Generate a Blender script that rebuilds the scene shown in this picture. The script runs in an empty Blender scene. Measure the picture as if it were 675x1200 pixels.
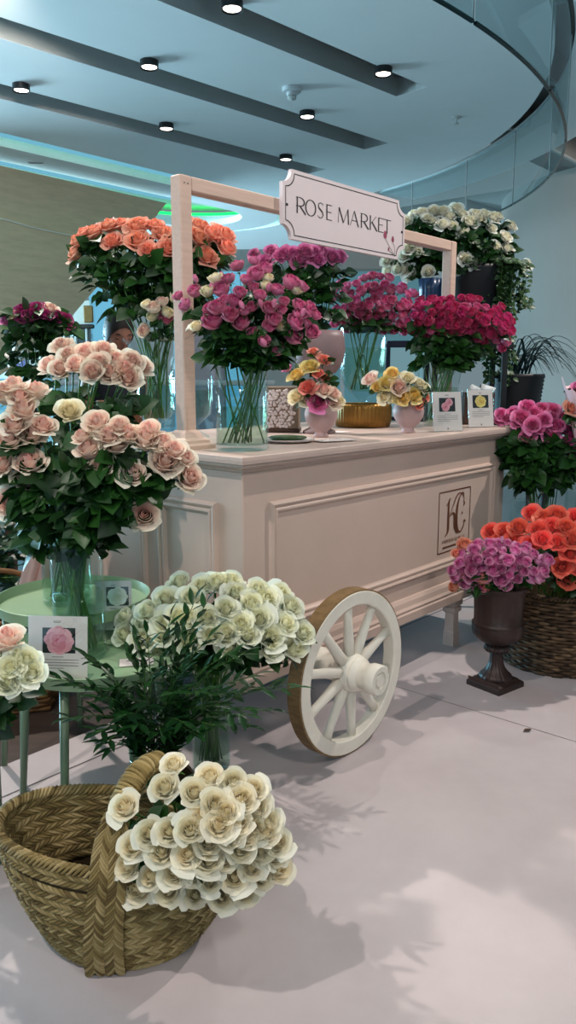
import bpy, math, random
import numpy as np
from mathutils import Vector, Matrix, Quaternion
PI = math.pi
rnd = random.Random(7)
sc = bpy.context.scene
COL = sc.collection
V = Vector

# ------------------------------------------------------------------ camera
FPX = 920.0
PITCH = math.atan(162/FPX)
EYE = V((0, 0, 1.36))
CF = V((0, math.cos(PITCH), -math.sin(PITCH)))
CU = V((0, math.sin(PITCH), math.cos(PITCH)))
CR = V((1, 0, 0))
cam = bpy.data.cameras.new('camera')
cam_o = bpy.data.objects.new('camera', cam)
COL.objects.link(cam_o)
cam.sensor_fit = 'VERTICAL'
cam.sensor_height = 36.0
cam.lens = FPX/1200*36
cam_o.location = EYE
cam_o.rotation_euler = (PI/2-PITCH, 0, 0)
cam.clip_end = 200
sc.camera = cam_o

def ray(x, y): return CR*((x-337.5)/FPX)-CU*((y-600)/FPX)+CF
def at(x, y, zc): return EYE+ray(x, y)*zc
def atz(x, y, z):
    d = ray(x, y)
    return EYE+d*((z-EYE.z)/d.z)

# ------------------------------------------------------------------ mesh helper
class MB:
    def __init__(s): s.v = []; s.f = []; s.c = []
    def add(s, vs, fs, cs=None):
        o = len(s.v)
        s.v += [tuple(v) for v in vs]
        s.f += [tuple(i+o for i in f) for f in fs]
        s.c += list(cs) if cs is not None else [(0, 0, 0, 1)]*len(vs)
        return s
    def box(s, x0, x1, y0, y1, z0, z1, bev=0.0):
        if bev <= 0:
            vs = [(x, y, z) for x in (x0, x1) for y in (y0, y1) for z in (z0, z1)]
            return s.add(vs, [(0, 1, 3, 2), (4, 6, 7, 5), (0, 4, 5, 1), (2, 3, 7, 6), (0, 2, 6, 4), (1, 5, 7, 3)])
        b = bev
        def ring(z, i): return [(x0+i+b, y0+i, z), (x1-i-b, y0+i, z), (x1-i, y0+i+b, z), (x1-i, y1-i-b, z), (x1-i-b, y1-i, z), (x0+i+b, y1-i, z), (x0+i, y1-i-b, z), (x0+i, y0+i+b, z)]
        return s.loft([ring(z0, b), ring(z0+b, 0), ring(z1-b, 0), ring(z1, b)], cap=True)
    def loft(s, rings, cap=True, closed=True, cols=None):
        n = len(rings[0]); vs = [p for r in rings for p in r]; fs = []
        for i in range(len(rings)-1):
            for j in range(n if closed else n-1):
                k = (j+1) % n
                fs.append((i*n+j, i*n+k, (i+1)*n+k, (i+1)*n+j))
        if cap:
            fs.append(tuple(reversed(range(n)))); fs.append(tuple((len(rings)-1)*n+j for j in range(n)))
        return s.add(vs, fs, cols)
    def lathe(s, prof, c=(0, 0, 0), n=40, mod=None, cap=(False, False)):
        vs = []; fs = []
        for i, (r, z) in enumerate(prof):
            for j in range(n):
                a = 2*PI*j/n
                rr = r*(mod(a, i, z) if mod else 1)
                vs.append((c[0]+rr*math.cos(a), c[1]+rr*math.sin(a), c[2]+z))
        m = len(prof)
        for i in range(m-1):
            for j in range(n):
                k = (j+1) % n
                fs.append((i*n+j, i*n+k, (i+1)*n+k, (i+1)*n+j))
        if cap[0]: fs.append(tuple(reversed(range(n))))
        if cap[1]: fs.append(tuple((m-1)*n+j for j in range(n)))
        return s.add(vs, fs)
    def tube(s, pts, rad, n=6, cap=True, cols=None):
        pts = [V(p) for p in pts]; m = len(pts); rings = []
        up = None
        for i, p in enumerate(pts):
            t = (pts[min(i+1, m-1)]-pts[max(i-1, 0)])
            if t.length < 1e-9: t = V((0, 0, 1))
            t.normalize()
            if up is None:
                up = t.orthogonal().normalized()
            else:
                up = (up-t*up.dot(t))
                up = up.normalized() if up.length > 1e-6 else t.orthogonal().normalized()
            b = t.cross(up)
            r = rad[i] if isinstance(rad, (list, tuple)) else rad
            rings.append([p+up*(r*math.cos(2*PI*j/n))+b*(r*math.sin(2*PI*j/n)) for j in range(n)])
        return s.loft(rings, cap=cap, cols=cols)
    def build(s, name, mat, parent=None, smooth=True, sub=None, angle=None):
        me = bpy.data.meshes.new(name)
        me.from_pydata(s.v, [], s.f)
        if any(c != (0, 0, 0, 1) for c in s.c):
            a = me.color_attributes.new('pet', 'FLOAT_COLOR', 'POINT')
            a.data.foreach_set('color', np.array(s.c, dtype=np.float32).ravel())
        if smooth:
            me.polygons.foreach_set('use_smooth', [True]*len(me.polygons))
            if angle: 
                me.set_sharp_from_angle(angle=math.radians(angle))
        me.materials.append(mat)
        me.update()
        o = bpy.data.objects.new(name, me)
        COL.objects.link(o)
        if parent is not None: o.parent = parent
        return o

def thing(name, label, cat, loc=(0, 0, 0), rz=0.0, group=None):
    o = bpy.data.objects.new(name, None)
    o.empty_display_size = .02
    COL.objects.link(o)
    o.location = loc; o.rotation_euler = (0, 0, rz)
    return tag(o, label, cat, group)
def tag(o, label, cat, group=None, kind=None):
    o['label'] = label; o['category'] = cat
    if group: o['group'] = group
    if kind: o['kind'] = kind
    return o
def struct(o):
    o['kind'] = 'structure'; return o
def meshobj(name, me, parent=None):
    o = bpy.data.objects.new(name, me); COL.objects.link(o)
    if parent is not None: o.parent = parent
    return o

# ------------------------------------------------------------------ materials
def lin(h):
    h = h.lstrip('#'); r = []
    for i in (0, 2, 4):
        c = int(h[i:i+2], 16)/255
        r.append(c/12.92 if c <= .04045 else ((c+.055)/1.055)**2.4)
    return (*r, 1)
class NT:
    def __init__(s, name):
        s.m = bpy.data.materials.new(name); s.m.use_nodes = True
        s.t = s.m.node_tree; s.t.nodes.clear()
        s.out = s.n('ShaderNodeOutputMaterial')
    def n(s, ty, **k):
        q = s.t.nodes.new(ty)
        for a, b in k.items(): setattr(q, a, b)
        return q
    def l(s, a, b): s.t.links.new(a, b)
    def set(s, q, **k):
        for a, b in k.items(): q.inputs[a.replace('_', ' ')].default_value = b
def mat(name, col, rough=.6, metal=0, noise=0, nscale=8, col2=None, bump=0, bscale=None, spec=.4, stretch=None, coat=0):
    t = NT(name)
    p = t.n('ShaderNodeBsdfPrincipled')
    t.set(p, Roughness=rough, Metallic=metal)
    p.inputs['Specular IOR Level'].default_value = spec
    p.inputs['Coat Weight'].default_value = coat
    c = lin(col) if isinstance(col, str) else col
    p.inputs['Base Color'].default_value = c
    t.l(p.outputs[0], t.out.inputs[0])
    if noise or bump:
        tc = t.n('ShaderNodeTexCoord'); mp = t.n('ShaderNodeMapping')
        t.l(tc.outputs['Object'], mp.inputs[0])
        if stretch: mp.inputs['Scale'].default_value = stretch
        nz = t.n('ShaderNodeTexNoise'); t.set(nz, Scale=nscale, Detail=5.0, Roughness=.6)
        t.l(mp.outputs[0], nz.inputs['Vector'])
        if noise:
            c2 = lin(col2) if col2 else tuple(x*(1-noise) for x in c[:3])+(1,)
            rp = t.n('ShaderNodeMapRange'); t.l(nz.outputs[0], rp.inputs[0])
            rp.inputs[1].default_value = .35; rp.inputs[2].default_value = .68
            mx = t.n('ShaderNodeMix', data_type='RGBA')
            t.l(rp.outputs[0], mx.inputs[0])
            mx.inputs[6].default_value = c; mx.inputs[7].default_value = c2
            t.l(mx.outputs[2], p.inputs['Base Color'])
        if bump:
            nb = nz
            if bscale:
                nb = t.n('ShaderNodeTexNoise'); t.set(nb, Scale=bscale, Detail=4.0); t.l(mp.outputs[0], nb.inputs['Vector'])
            bp = t.n('ShaderNodeBump'); t.set(bp, Strength=bump, Distance=.01)
            t.l(nb.outputs[0], bp.inputs['Height']); t.l(bp.outputs[0], p.inputs['Normal'])
    return t.m
def emis(name, col, st):
    t = NT(name); e = t.n('ShaderNodeEmission')
    e.inputs[0].default_value = lin(col); e.inputs[1].default_value = st
    t.l(e.outputs[0], t.out.inputs[0]); return t.m
def glass(name, tint, base=.05, rough=.02, edge=.6):
    """thin clear glass: what lies behind shows through, rims and grazing walls mirror the room"""
    t = NT(name)
    tr = t.n('ShaderNodeBsdfTransparent'); tr.inputs[0].default_value = tint
    gl = t.n('ShaderNodeBsdfGlossy'); gl.inputs['Roughness'].default_value = rough
    gl.inputs[0].default_value = (.92, .95, .96, 1)
    lw = t.n('ShaderNodeLayerWeight'); lw.inputs[0].default_value = .35
    pw = t.n('ShaderNodeMath', operation='POWER'); t.l(lw.outputs['Facing'], pw.inputs[0]); pw.inputs[1].default_value = 2.5
    mr = t.n('ShaderNodeMapRange'); t.l(pw.outputs[0], mr.inputs[0]); mr.inputs[3].default_value = base; mr.inputs[4].default_value = edge
    mx = t.n('ShaderNodeMixShader'); t.l(mr.outputs[0], mx.inputs[0]); t.l(tr.outputs[0], mx.inputs[1]); t.l(gl.outputs[0], mx.inputs[2])
    t.l(mx.outputs[0], t.out.inputs[0]); return t.m
def petal_mat(name, cin, cout, rim=None, base='#c9d39a', hv=.012, transl=.30):
    t = NT(name)
    at_ = t.n('ShaderNodeAttribute', attribute_name='pet')
    sp = t.n('ShaderNodeSeparateColor'); t.l(at_.outputs['Color'], sp.inputs[0])
    m1 = t.n('ShaderNodeMix', data_type='RGBA'); t.l(sp.outputs[0], m1.inputs[0])
    m1.inputs[6].default_value = lin(cin); m1.inputs[7].default_value = lin(cout)
    # paler / greener foot of each petal
    mr = t.n('ShaderNodeMapRange'); t.l(sp.outputs[1], mr.inputs[0])
    mr.inputs[1].default_value = .05; mr.inputs[2].default_value = .45; mr.inputs[3].default_value = .5; mr.inputs[4].default_value = 0
    m2 = t.n('ShaderNodeMix', data_type='RGBA'); t.l(mr.outputs[0], m2.inputs[0]); t.l(m1.outputs[2], m2.inputs[6]); m2.inputs[7].default_value = lin(base)
    last = m2
    if rim:
        mm = t.n('ShaderNodeMath', operation='MULTIPLY'); 
        mr2 = t.n('ShaderNodeMapRange'); t.l(sp.outputs[1], mr2.inputs[0]); mr2.inputs[1].default_value = .7; mr2.inputs[2].default_value = 1.0; mr2.inputs[3].default_value = 0; mr2.inputs[4].default_value = .8
        t.l(mr2.outputs[0], mm.inputs[0]); t.l(sp.outputs[0], mm.inputs[1])
        m3 = t.n('ShaderNodeMix', data_type='RGBA'); t.l(mm.outputs[0], m3.inputs[0]); t.l(m2.outputs[2], m3.inputs[6]); m3.inputs[7].default_value = lin(rim)
        last = m3
    oi = t.n('ShaderNodeObjectInfo')
    hs = t.n('ShaderNodeHueSaturation')
    a = t.n('ShaderNodeMapRange'); t.l(oi.outputs['Random'], a.inputs[0]); a.inputs[3].default_value = .5-hv/2; a.inputs[4].default_value = .5+hv/2
    b = t.n('ShaderNodeMapRange'); t.l(oi.outputs['Random'], b.inputs[0]); b.inputs[3].default_value = 1.10; b.inputs[4].default_value = .88
    t.l(a.outputs[0], hs.inputs['Hue']); t.l(b.outputs[0], hs.inputs['Value']); t.l(last.outputs[2], hs.inputs['Color'])
    p = t.n('ShaderNodeBsdfPrincipled'); t.set(p, Roughness=.55); p.inputs['Specular IOR Level'].default_value = .25
    p.inputs['Sheen Weight'].default_value = .15
    t.l(hs.outputs[0], p.inputs['Base Color'])
    tl = t.n('ShaderNodeBsdfTranslucent'); t.l(hs.outputs[0], tl.inputs[0])
    mx = t.n('ShaderNodeMixShader'); mx.inputs[0].default_value = transl
    t.l(p.outputs[0], mx.inputs[1]); t.l(tl.outputs[0], mx.inputs[2]); t.l(mx.outputs[0], t.out.inputs[0])
    return t.m
def leaf_mat(name, c1, c2, rough=.42):
    t = NT(name)
    oi = t.n('ShaderNodeObjectInfo'); at_ = t.n('ShaderNodeAttribute', attribute_name='pet')
    sp = t.n('ShaderNodeSeparateColor'); t.l(at_.outputs['Color'], sp.inputs[0])
    ad = t.n('ShaderNodeMath', operation='ADD'); t.l(oi.outputs['Random'], ad.inputs[0]); t.l(sp.outputs[0], ad.inputs[1])
    fr = t.n('ShaderNodeMath', operation='FRACT'); t.l(ad.outputs[0], fr.inputs[0])
    m1 = t.n('ShaderNodeMix', data_type='RGBA'); t.l(fr.outputs[0], m1.inputs[0]); m1.inputs[6].default_value = lin(c1); m1.inputs[7].default_value = lin(c2)
    p = t.n('ShaderNodeBsdfPrincipled'); t.set(p, Roughness=rough); p.inputs['Specular IOR Level'].default_value = .45
    t.l(m1.outputs[2], p.inputs['Base Color'])
    tl = t.n('ShaderNodeBsdfTranslucent'); t.l(m1.outputs[2], tl.inputs[0])
    mx = t.n('ShaderNodeMixShader'); mx.inputs[0].default_value = .15
    t.l(p.outputs[0], mx.inputs[1]); t.l(tl.outputs[0], mx.inputs[2]); t.l(mx.outputs[0], t.out.inputs[0])
    return t.m
def straw_mat(name, c1, c2, c3, rough=.7):
    t = NT(name)
    at_ = t.n('ShaderNodeAttribute', attribute_name='pet'); sp = t.n('ShaderNodeSeparateColor'); t.l(at_.outputs['Color'], sp.inputs[0])
    cr = t.n('ShaderNodeValToRGB'); el = cr.color_ramp.elements
    el[0].color = lin(c1); el[1].color = lin(c3); q = el.new(.5); q.color = lin(c2)
    t.l(sp.outputs[0], cr.inputs[0])
    tc = t.n('ShaderNodeTexCoord'); nz = t.n('ShaderNodeTexNoise'); t.set(nz, Scale=260.0, Detail=3.0); t.l(tc.outputs['Object'], nz.inputs['Vector'])
    mx = t.n('ShaderNodeMix', data_type='RGBA', blend_type='MULTIPLY'); mx.inputs[0].default_value = .45
    t.l(cr.outputs[0], mx.inputs[6]); t.l(nz.outputs[0], mx.inputs[7])
    p = t.n('ShaderNodeBsdfPrincipled'); t.set(p, Roughness=rough); p.inputs['Specular IOR Level'].default_value = .3
    t.l(mx.outputs[2], p.inputs['Base Color']); t.l(p.outputs[0], t.out.inputs[0])
    bp = t.n('ShaderNodeBump'); t.set(bp, Strength=.4, Distance=.003); t.l(nz.outputs[0], bp.inputs['Height']); t.l(bp.outputs[0], p.inputs['Normal'])
    return t.m
def floor_mat():
    t = NT('floor_vinyl')
    tc = t.n('ShaderNodeTexCoord')
    n1 = t.n('ShaderNodeTexNoise'); t.set(n1, Scale=1.7, Detail=6.0, Roughness=.65); t.l(tc.outputs['Object'], n1.inputs['Vector'])
    mr = t.n('ShaderNodeMapRange'); t.l(n1.outputs[0], mr.inputs[0]); mr.inputs[1].default_value = .35; mr.inputs[2].default_value = .7
    m = t.n('ShaderNodeMix', data_type='RGBA'); t.l(mr.outputs[0], m.inputs[0])
    m.inputs[6].default_value = lin('#c3b7b8'); m.inputs[7].default_value = lin('#b3a7a9')
    p = t.n('ShaderNodeBsdfPrincipled'); t.set(p, Roughness=.42); p.inputs['Specular IOR Level'].default_value = .3
    t.l(m.outputs[2], p.inputs['Base Color'])
    r2 = t.n('ShaderNodeMapRange'); t.l(n1.outputs[0], r2.inputs[0]); r2.inputs[3].default_value = .35; r2.inputs[4].default_value = .6
    t.l(r2.outputs[0], p.inputs['Roughness']); t.l(p.outputs[0], t.out.inputs[0]); return t.m

M = dict(
    floor=floor_mat(), seam=mat('seam_dark', '#5a5254', .7), brown_floor=mat('brown_wood_floor', '#4a3a34', .5, noise=.35, nscale=3, stretch=(1, 8, 1)),
    grey_floor=mat('grey_stone_floor', '#8f9497', .4, noise=.12, nscale=1.5),
    ceil=mat('ceiling_plaster', '#eef1f1', .75, noise=.04, nscale=1), slot=mat('slot_grey', '#d0d3d0', .8, noise=.1, nscale=2),
    baffle=mat('baffle_grey', '#8f8c88', .8, noise=.1, nscale=2), baffle_edge=mat('baffle_edge', '#aab0b0', .6),
    wallgrey=mat('wall_grey', '#9b948e', .8, noise=.06, nscale=1.2), beige=mat('beige_cladding', '#d0bb9c', .85, noise=.16, nscale=2.5, stretch=(1, 1, 6)),
    white=mat('white_panel', '#d8dcde', .6, noise=.04), black=mat('black_metal', '#0b0c10', .4, spec=.5), 
    cart=mat('blush_paint', '#cfb5a8', .48, noise=.05, nscale=5, bump=.04, bscale=60), cart_edge=mat('blush_wood', '#c9b2a8', .5, noise=.1, nscale=6, stretch=(1, 10, 10)),
    beam=mat('blush_beam', '#d6b6a6', .55, noise=.12, nscale=7, stretch=(1, 12, 12)),
    sign=mat('sign_pink_white', '#dccdd0', .5, noise=.03), ink=mat('ink_dark', '#1d1a20', .5), copper=mat('rose_copper', '#b5684a', .3, metal=.85),
    wheel=mat('white_paint', '#e6dfd2', .5, noise=.08, nscale=14, bump=.12, bscale=50), tire=mat('raw_oak', '#8a6d48', .7, noise=.4, nscale=18, bump=.3, stretch=(1, 1, 4)),
    sage=mat('sage_metal', '#98b38f', .38, noise=.04), leg_sage=mat('sage_leg', '#6c8068', .4, noise=.05),
    mauve=mat('mauve_ceramic', '#b99c9c', .45, noise=.08, nscale=10), mauve_dark=mat('taupe_ceramic', '#8a7274', .45, noise=.1, nscale=10),
    gold=mat('brass_gold', '#9a7238', .35, metal=.75, noise=.25, nscale=12), urn=mat('cast_iron_brown', '#3a2a27', .42, metal=.25, noise=.35, nscale=14, bump=.15, bscale=70),
    blackpot=mat('black_pot', '#15161b', .5, noise=.2, nscale=10), bluepot=mat('blue_ceramic', '#223a5c', .3, noise=.15), 
    darkwood=mat('dark_wood', '#4a342b', .55, noise=.35, nscale=6, stretch=(1, 8, 8)), ribwood=mat('ribbed_wood', '#6a3f22', .5, noise=.3, nscale=9, stretch=(8, 8, 1)),
    paper=mat('card_paper', '#e6d9d6', .6, noise=.02), photo=mat('photo_dark', '#26262a', .3, noise=.2, nscale=40), text=mat('card_text', '#8b7f80', .6), title=mat('card_title', '#2a2428', .6),
    print_=None, stone=mat('pale_ceramic', '#cfc6c2', .4, noise=.06), 
    pearl=mat('pearly_white', '#ded2d2', .4, noise=.08), boxtan=mat('box_taupe', '#8a7766', .6, noise=.15), wrap=mat('pink_wrap', '#e3c3cd', .5, noise=.05),
    wrapmetal=mat('rolled_pink_paper', '#d9b5ad', .3, metal=.35), navy=mat('navy_frame', '#18233f', .45), 
    skin=mat('skin', '#a87461', .5, noise=.08, nscale=30), hair=mat('brown_hair', '#2a1d18', .5, noise=.3, nscale=40, stretch=(1, 1, .1)), cloth=mat('black_cloth', '#20222a', .85, noise=.15, nscale=60),
    glass=glass('vase_glass', (.90, .95, .95, 1), .03, .02, .42), water=glass('vase_water', (.84, .90, .82, 1), .01, .03, .15), acrylic=glass('acrylic', (.95, .97, .97, 1), .05, .02, .4),
    curtain=glass('ring_glass', (.62, .74, .76, 1), .10, .03, .5), curtain_edge=mat('glass_edge_teal', '#1f3f42', .15), rail_glass=glass('rail_glass', (.7, .9, .95, 1), .1, .03, .5),
    led_green=emis('led_green', '#10e050', 4), skylight=emis('bright_skylight', '#8adcf8', .65), lamp=emis('lamp_disc', '#fff4e6', 9), shopblue=emis('lit_window_and_column', '#7ccdf0', .8), shopdim=emis('dim_shop_window', '#6fa9b8', .5), pinkwall=mat('dusty_pink_wall', '#b89a9c', .8, noise=.1, nscale=2), screen=emis('lit_screen', '#9fd0dc', .45),
    stem=leaf_mat('rose_stem', '#4d7a2a', '#35602a', .5), leaf=leaf_mat('rose_leaf', '#26511b', '#122d14'), leaf_lit=leaf_mat('fresh_leaf', '#3d7a2a', '#1d5220'), 
    ruscus=leaf_mat('ruscus_leaf', '#1e4a1e', '#0d2c12', .35), ivy=leaf_mat('ivy_leaf', '#3d5c33', '#16301c'), grass=leaf_mat('palm_blade', '#12282a', '#0c1c1c'),
    straw=straw_mat('esparto_straw', '#6b5632', '#96804f', '#bca474'), strawin=mat('basket_lining', '#40301a', .9), twine=straw_mat('twine', '#8a7444', '#b59b63', '#cdb67f'),
    wicker=straw_mat('wicker_rod', '#35261b', '#57412f', '#7a6148'), rattan=straw_mat('rattan_rod', '#5c3c22', '#7d5632', '#96703f'),
    purple=mat('purple_panel', '#6a6a9a', .6), plaque=mat('wood_plaque', '#8a6a3c', .6, noise=.2), dark_glaze=mat('dark_glazing', '#3a4a5e', .25, noise=.1),
)

# ------------------------------------------------------------------ rose blooms
def bloom_mb(seed, style):
    """a rose head: closed spiral heart, cupped inner petals, outer petals with rolled-back lips"""
    r_ = random.Random(seed); mb = MB()
    #        N   heartR outerR  Hsemi  aTopIn aTopOut  lip   hwIn hwOut
    N, Ra, Rb, Hs, a0_, a1_, lip, w0, w1 = dict(open=(21, .05, .38, .40, 58, 8, .20, 112, 54), tall=(20, .05, .33, .48, 58, 12, .22, 112, 54),
        spray=(18, .05, .42, .40, 60, 22, .07, 110, 58), bud=(8, .05, .24, .46, 78, 62, .0, 120, 75))[style]
    nu, nv = (9, 8) if style in ('open', 'tall') else (6, 7)
    ang = r_.uniform(0, 6)
    for i in range(N):
        t = i/(N-1); ang += 2.39996*(.97+.06*r_.random()) if t > .25 else 2.2
        R = Ra+(Rb-Ra)*t**.78; am = math.radians(a0_+(a1_-a0_)*t**.85+r_.uniform(-5, 5)); hw = math.radians(w0+(w1-w0)*t**.6)
        H = Hs*(1-.06*t+r_.uniform(-.03, .03)); lp = lip*max(0, (t-.18)/.82)**.9*r_.uniform(.75, 1.25); rip = r_.uniform(0, 6); sk = r_.uniform(-.15, .15)
        flare = .10*max(0, t-.4)
        vs = []; cs = []; fs = []
        for jv in range(nv):
            v = jv/(nv-1)
            for ju in range(nu):
                u = 2*ju/(nu-1)-1
                ve = v*(1-.17*abs(u)**2.6+(.06+.08*t)*(1-abs(u))**1.4*t)
                al = math.radians(-82)+(am+math.radians(82))*ve
                shp = .55+.45*math.sin(min(1, v/.55)*PI/2)
                if v > .7: shp *= 1-.16*((v-.7)/.3)**2
                r = R*max(.10, math.cos(al)); z = .44+H*math.sin(al)
                x = max(0, (ve-.66)/.34); x = x*x*(3-2*x) if x < 1 else x
                side = 1+.9*u*u*t
                r += lp*x*side+flare*ve; z += .05*x*t-.40*lp*x*x*side*(1+.3*u*u)
                a = ang+u*hw*shp+sk*v
                r *= 1+(.10*u*(1-t) if t < .5 else .05*u)
                r += .010*math.sin(3*u+rip+4*v)*v*(.3+t); z += .012*math.sin(4.3*u+rip)*v*(.3+t)
                vs.append((r*math.cos(a), r*math.sin(a), z)); cs.append((t**1.25, v, 0, 1))
        for jv in range(nv-1):
            for ju in range(nu-1):
                k = jv*nu+ju
                fs.append((k, k+1, k+nu+1, k+nu))
        mb.add(vs, fs, cs)
    vs = np.array(mb.v); rad = np.percentile(np.hypot(vs[:, 0], vs[:, 1]), 96)
    k = .5/rad if style != 'bud' else .34/rad
    mb.v = [tuple(q) for q in vs*k]
    return mb
BASE_BLOOM = {}
for st, ns in (('open', 3), ('tall', 3), ('spray', 2), ('bud', 1)):
    for k in range(ns):
        o = bloom_mb(11+k*7+len(st), st)
        me = bpy.data.meshes.new('bloom_'+st); me.from_pydata(o.v, [], o.f)
        a = me.color_attributes.new('pet', 'FLOAT_COLOR', 'POINT'); a.data.foreach_set('color', np.array(o.c, dtype=np.float32).ravel())
        me.polygons.foreach_set('use_smooth', [True]*len(me.polygons)); me.update()
        BASE_BLOOM[(st, k)] = me
NV = {'open': 3, 'tall': 3, 'spray': 2, 'bud': 1}
PET = dict(
    white=petal_mat('petal_ivory', '#ecdcae', '#f6f2e2', base='#c5cf95'),
    whitegreen=petal_mat('petal_greenish_white', '#eae8bf', '#f6f8ea', base='#b9c98c'),
    purewhite=petal_mat('petal_white', '#ece6c8', '#f7f5ee', base='#ccd3a8'),
    blush=petal_mat('petal_blush', '#efb8a8', '#f7e6d8', rim='#f1ebd4', base='#dcd8a8'),
    cream=petal_mat('petal_cream', '#efe0b0', '#f3ead0', base='#c5cf95'),
    peach=petal_mat('petal_peach', '#ef8a68', '#f6b298', rim='#f3bda8', base='#ecb892'),
    coral=petal_mat('petal_coral', '#ea4b3c', '#f67866', base='#ee7866'),
    pink=petal_mat('petal_pink', '#cf2f7c', '#ee8fbc', base='#dfa0b0'),
    orchid=petal_mat('petal_orchid', '#bd4c84', '#da86b0', base='#cf9fb0'),
    spraypink=petal_mat('petal_spray_pink', '#c43f76', '#dc86a6', base='#dcb0a8'),
    raspberry=petal_mat('petal_raspberry', '#c93a74', '#e07ea8', base='#d38fa0'),
    hot=petal_mat('petal_hot_pink', '#b81654', '#d64a80', base='#c04a66', hv=.02),
    magenta=petal_mat('petal_magenta', '#8a1450', '#b03a78', base='#903060'),
    lilac=petal_mat('petal_lilac_pink', '#d4509c', '#efb0d2', base='#dcb6c0'),
    yellow=petal_mat('petal_yellow', '#f0c75a', '#f5e2a0', base='#d8d080'),
    salmon=petal_mat('petal_salmon', '#ec6a5a', '#f2a090', base='#e8a080'),
)
BL = {}
def bloom(kind, style, idx):
    k = (kind, style, idx % NV[style])
    if k not in BL:
        me = BASE_BLOOM[k[1:]].copy(); me.materials.clear(); me.materials.append(PET[kind]); BL[k] = me
    return BL[k]

# ------------------------------------------------------------------ leaves and stems
def leaflet(mb, base, d, nrm, L, W, droop=.25, fold=.25, r_=rnd, lance=False):
    d = V(d).normalized(); side = d.cross(V(nrm))
    if side.length < 1e-4: side = d.orthogonal()
    side.normalize(); nn = side.cross(d).normalized()
    ws = (.0, .62, 1, .88, .52, .0) if not lance else (.0, .7, 1, .85, .5, .0)
    vs = []; fs = []; n = 5
    for i in range(n+1):
        s = i/n
        c = V(base)+d*(L*s)-nn*(droop*L*s*s)
        w = W*.5*ws[i]
        vs += [c+side*w+nn*(fold*w), c, c-side*w+nn*(fold*w)]
    for i in range(n):
        k = i*3
        fs += [(k, k+1, k+4, k+3), (k+1, k+2, k+5, k+4)]
    mb.add(vs, fs, [(r_.random()*.6+.05, 0, 0, 1)]*len(vs))
def rose_leaf(mb, smb, p, out, L, r_=rnd, n=3):
    """one compound leaf: stalk with three or five leaflets"""
    out = V(out).normalized(); up = V((0, 0, 1))
    st = L*.55
    q = V(p)+out*st
    smb.tube([p, V(p)+out*st*.5+up*.004, q], .0011, 4, cap=False)
    side = out.cross(up)
    side = side.normalized() if side.length > 1e-3 else V((1, 0, 0))
    nrm = (V((out.x, out.y, 0))*r_.uniform(.2, 1.1)+up*r_.uniform(.15, .9)+side*r_.uniform(-.7, .7)+V((0, -.3, 0))).normalized()
    dz = r_.uniform(-.9, .25)
    leaflet(mb, q, out+up*dz, nrm, L, L*.74, r_=r_)
    for k in range((n-1)//2):
        f = 1-.45*k
        b = V(p)+out*st*(.85-.5*k)
        for s in (-1, 1):
            leaflet(mb, b, out*.55+side*s+up*(dz*.6+r_.uniform(-.25, .2)), nrm, L*.85*f, L*.64*f, r_=r_)
def spl(pts, n=10):
    pts = [V(p) for p in pts]
    if len(pts) == 2: return [pts[0].lerp(pts[1], i/n) for i in range(n+1)]
    P = [pts[0]*2-pts[1]]+pts+[pts[-1]*2-pts[-2]]; out = []
    for i in range(1, len(P)-2):
        a, b, c, d = P[i-1], P[i], P[i+1], P[i+2]
        for k in range(n):
            t = k/n
            out.append(.5*((2*b)+(c-a)*t+(2*a-5*b+4*c-d)*t*t+(3*b-a-3*c+d)*t**3))
    out.append(pts[-1]); return out
def calyx(smb, base, d, S):
    d = V(d).normalized(); x = d.orthogonal().normalized(); y = d.cross(x)
    def ring(h, r): return [V(base)+d*h+x*(r*math.cos(a*PI/3))+y*(r*math.sin(a*PI/3)) for a in range(6)]
    smb.loft([ring(-.14*S, .03*S), ring(-.08*S, .075*S), ring(.0, .085*S)], cap=True)
    for k in range(5):
        a = k*2*PI/5; o = x*math.cos(a)+y*math.sin(a)
        leaflet(smb, V(base)+o*(.05*S), o+d*.25, d, .32*S, .10*S, droop=.5, lance=True)
ORD = ['', 'first', 'second', 'third', 'fourth', 'fifth', 'sixth', 'seventh', 'eighth', 'ninth', 'tenth', 'eleventh', 'twelfth']
def row_labels(pts, rx, ry, noun, where):
    n = len(pts); rows = max(1, round(math.sqrt(n*ry/max(rx, 1)))); rows = max(rows, math.ceil(n/11))
    idx = sorted(range(n), key=lambda i: pts[i][1]); per = math.ceil(n/rows); out = {}
    nr = math.ceil(n/per)
    for r in range(nr):
        row = sorted(idx[r*per:(r+1)*per], key=lambda i: pts[i][0])
        rn = 'top row' if r == 0 else ('bottom row' if r == nr-1 and nr > 1 else ORD[r+1]+' row down')
        for c, i in enumerate(row):
            cn = 'leftmost' if c == 0 else ('rightmost' if c == len(row)-1 else ORD[c+1]+' from left')
            out[i] = f'{noun[i] if isinstance(noun, list) else noun} {where}, {rn}, {cn}'
    return out
UP = V((0, 0, 1))
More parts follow.
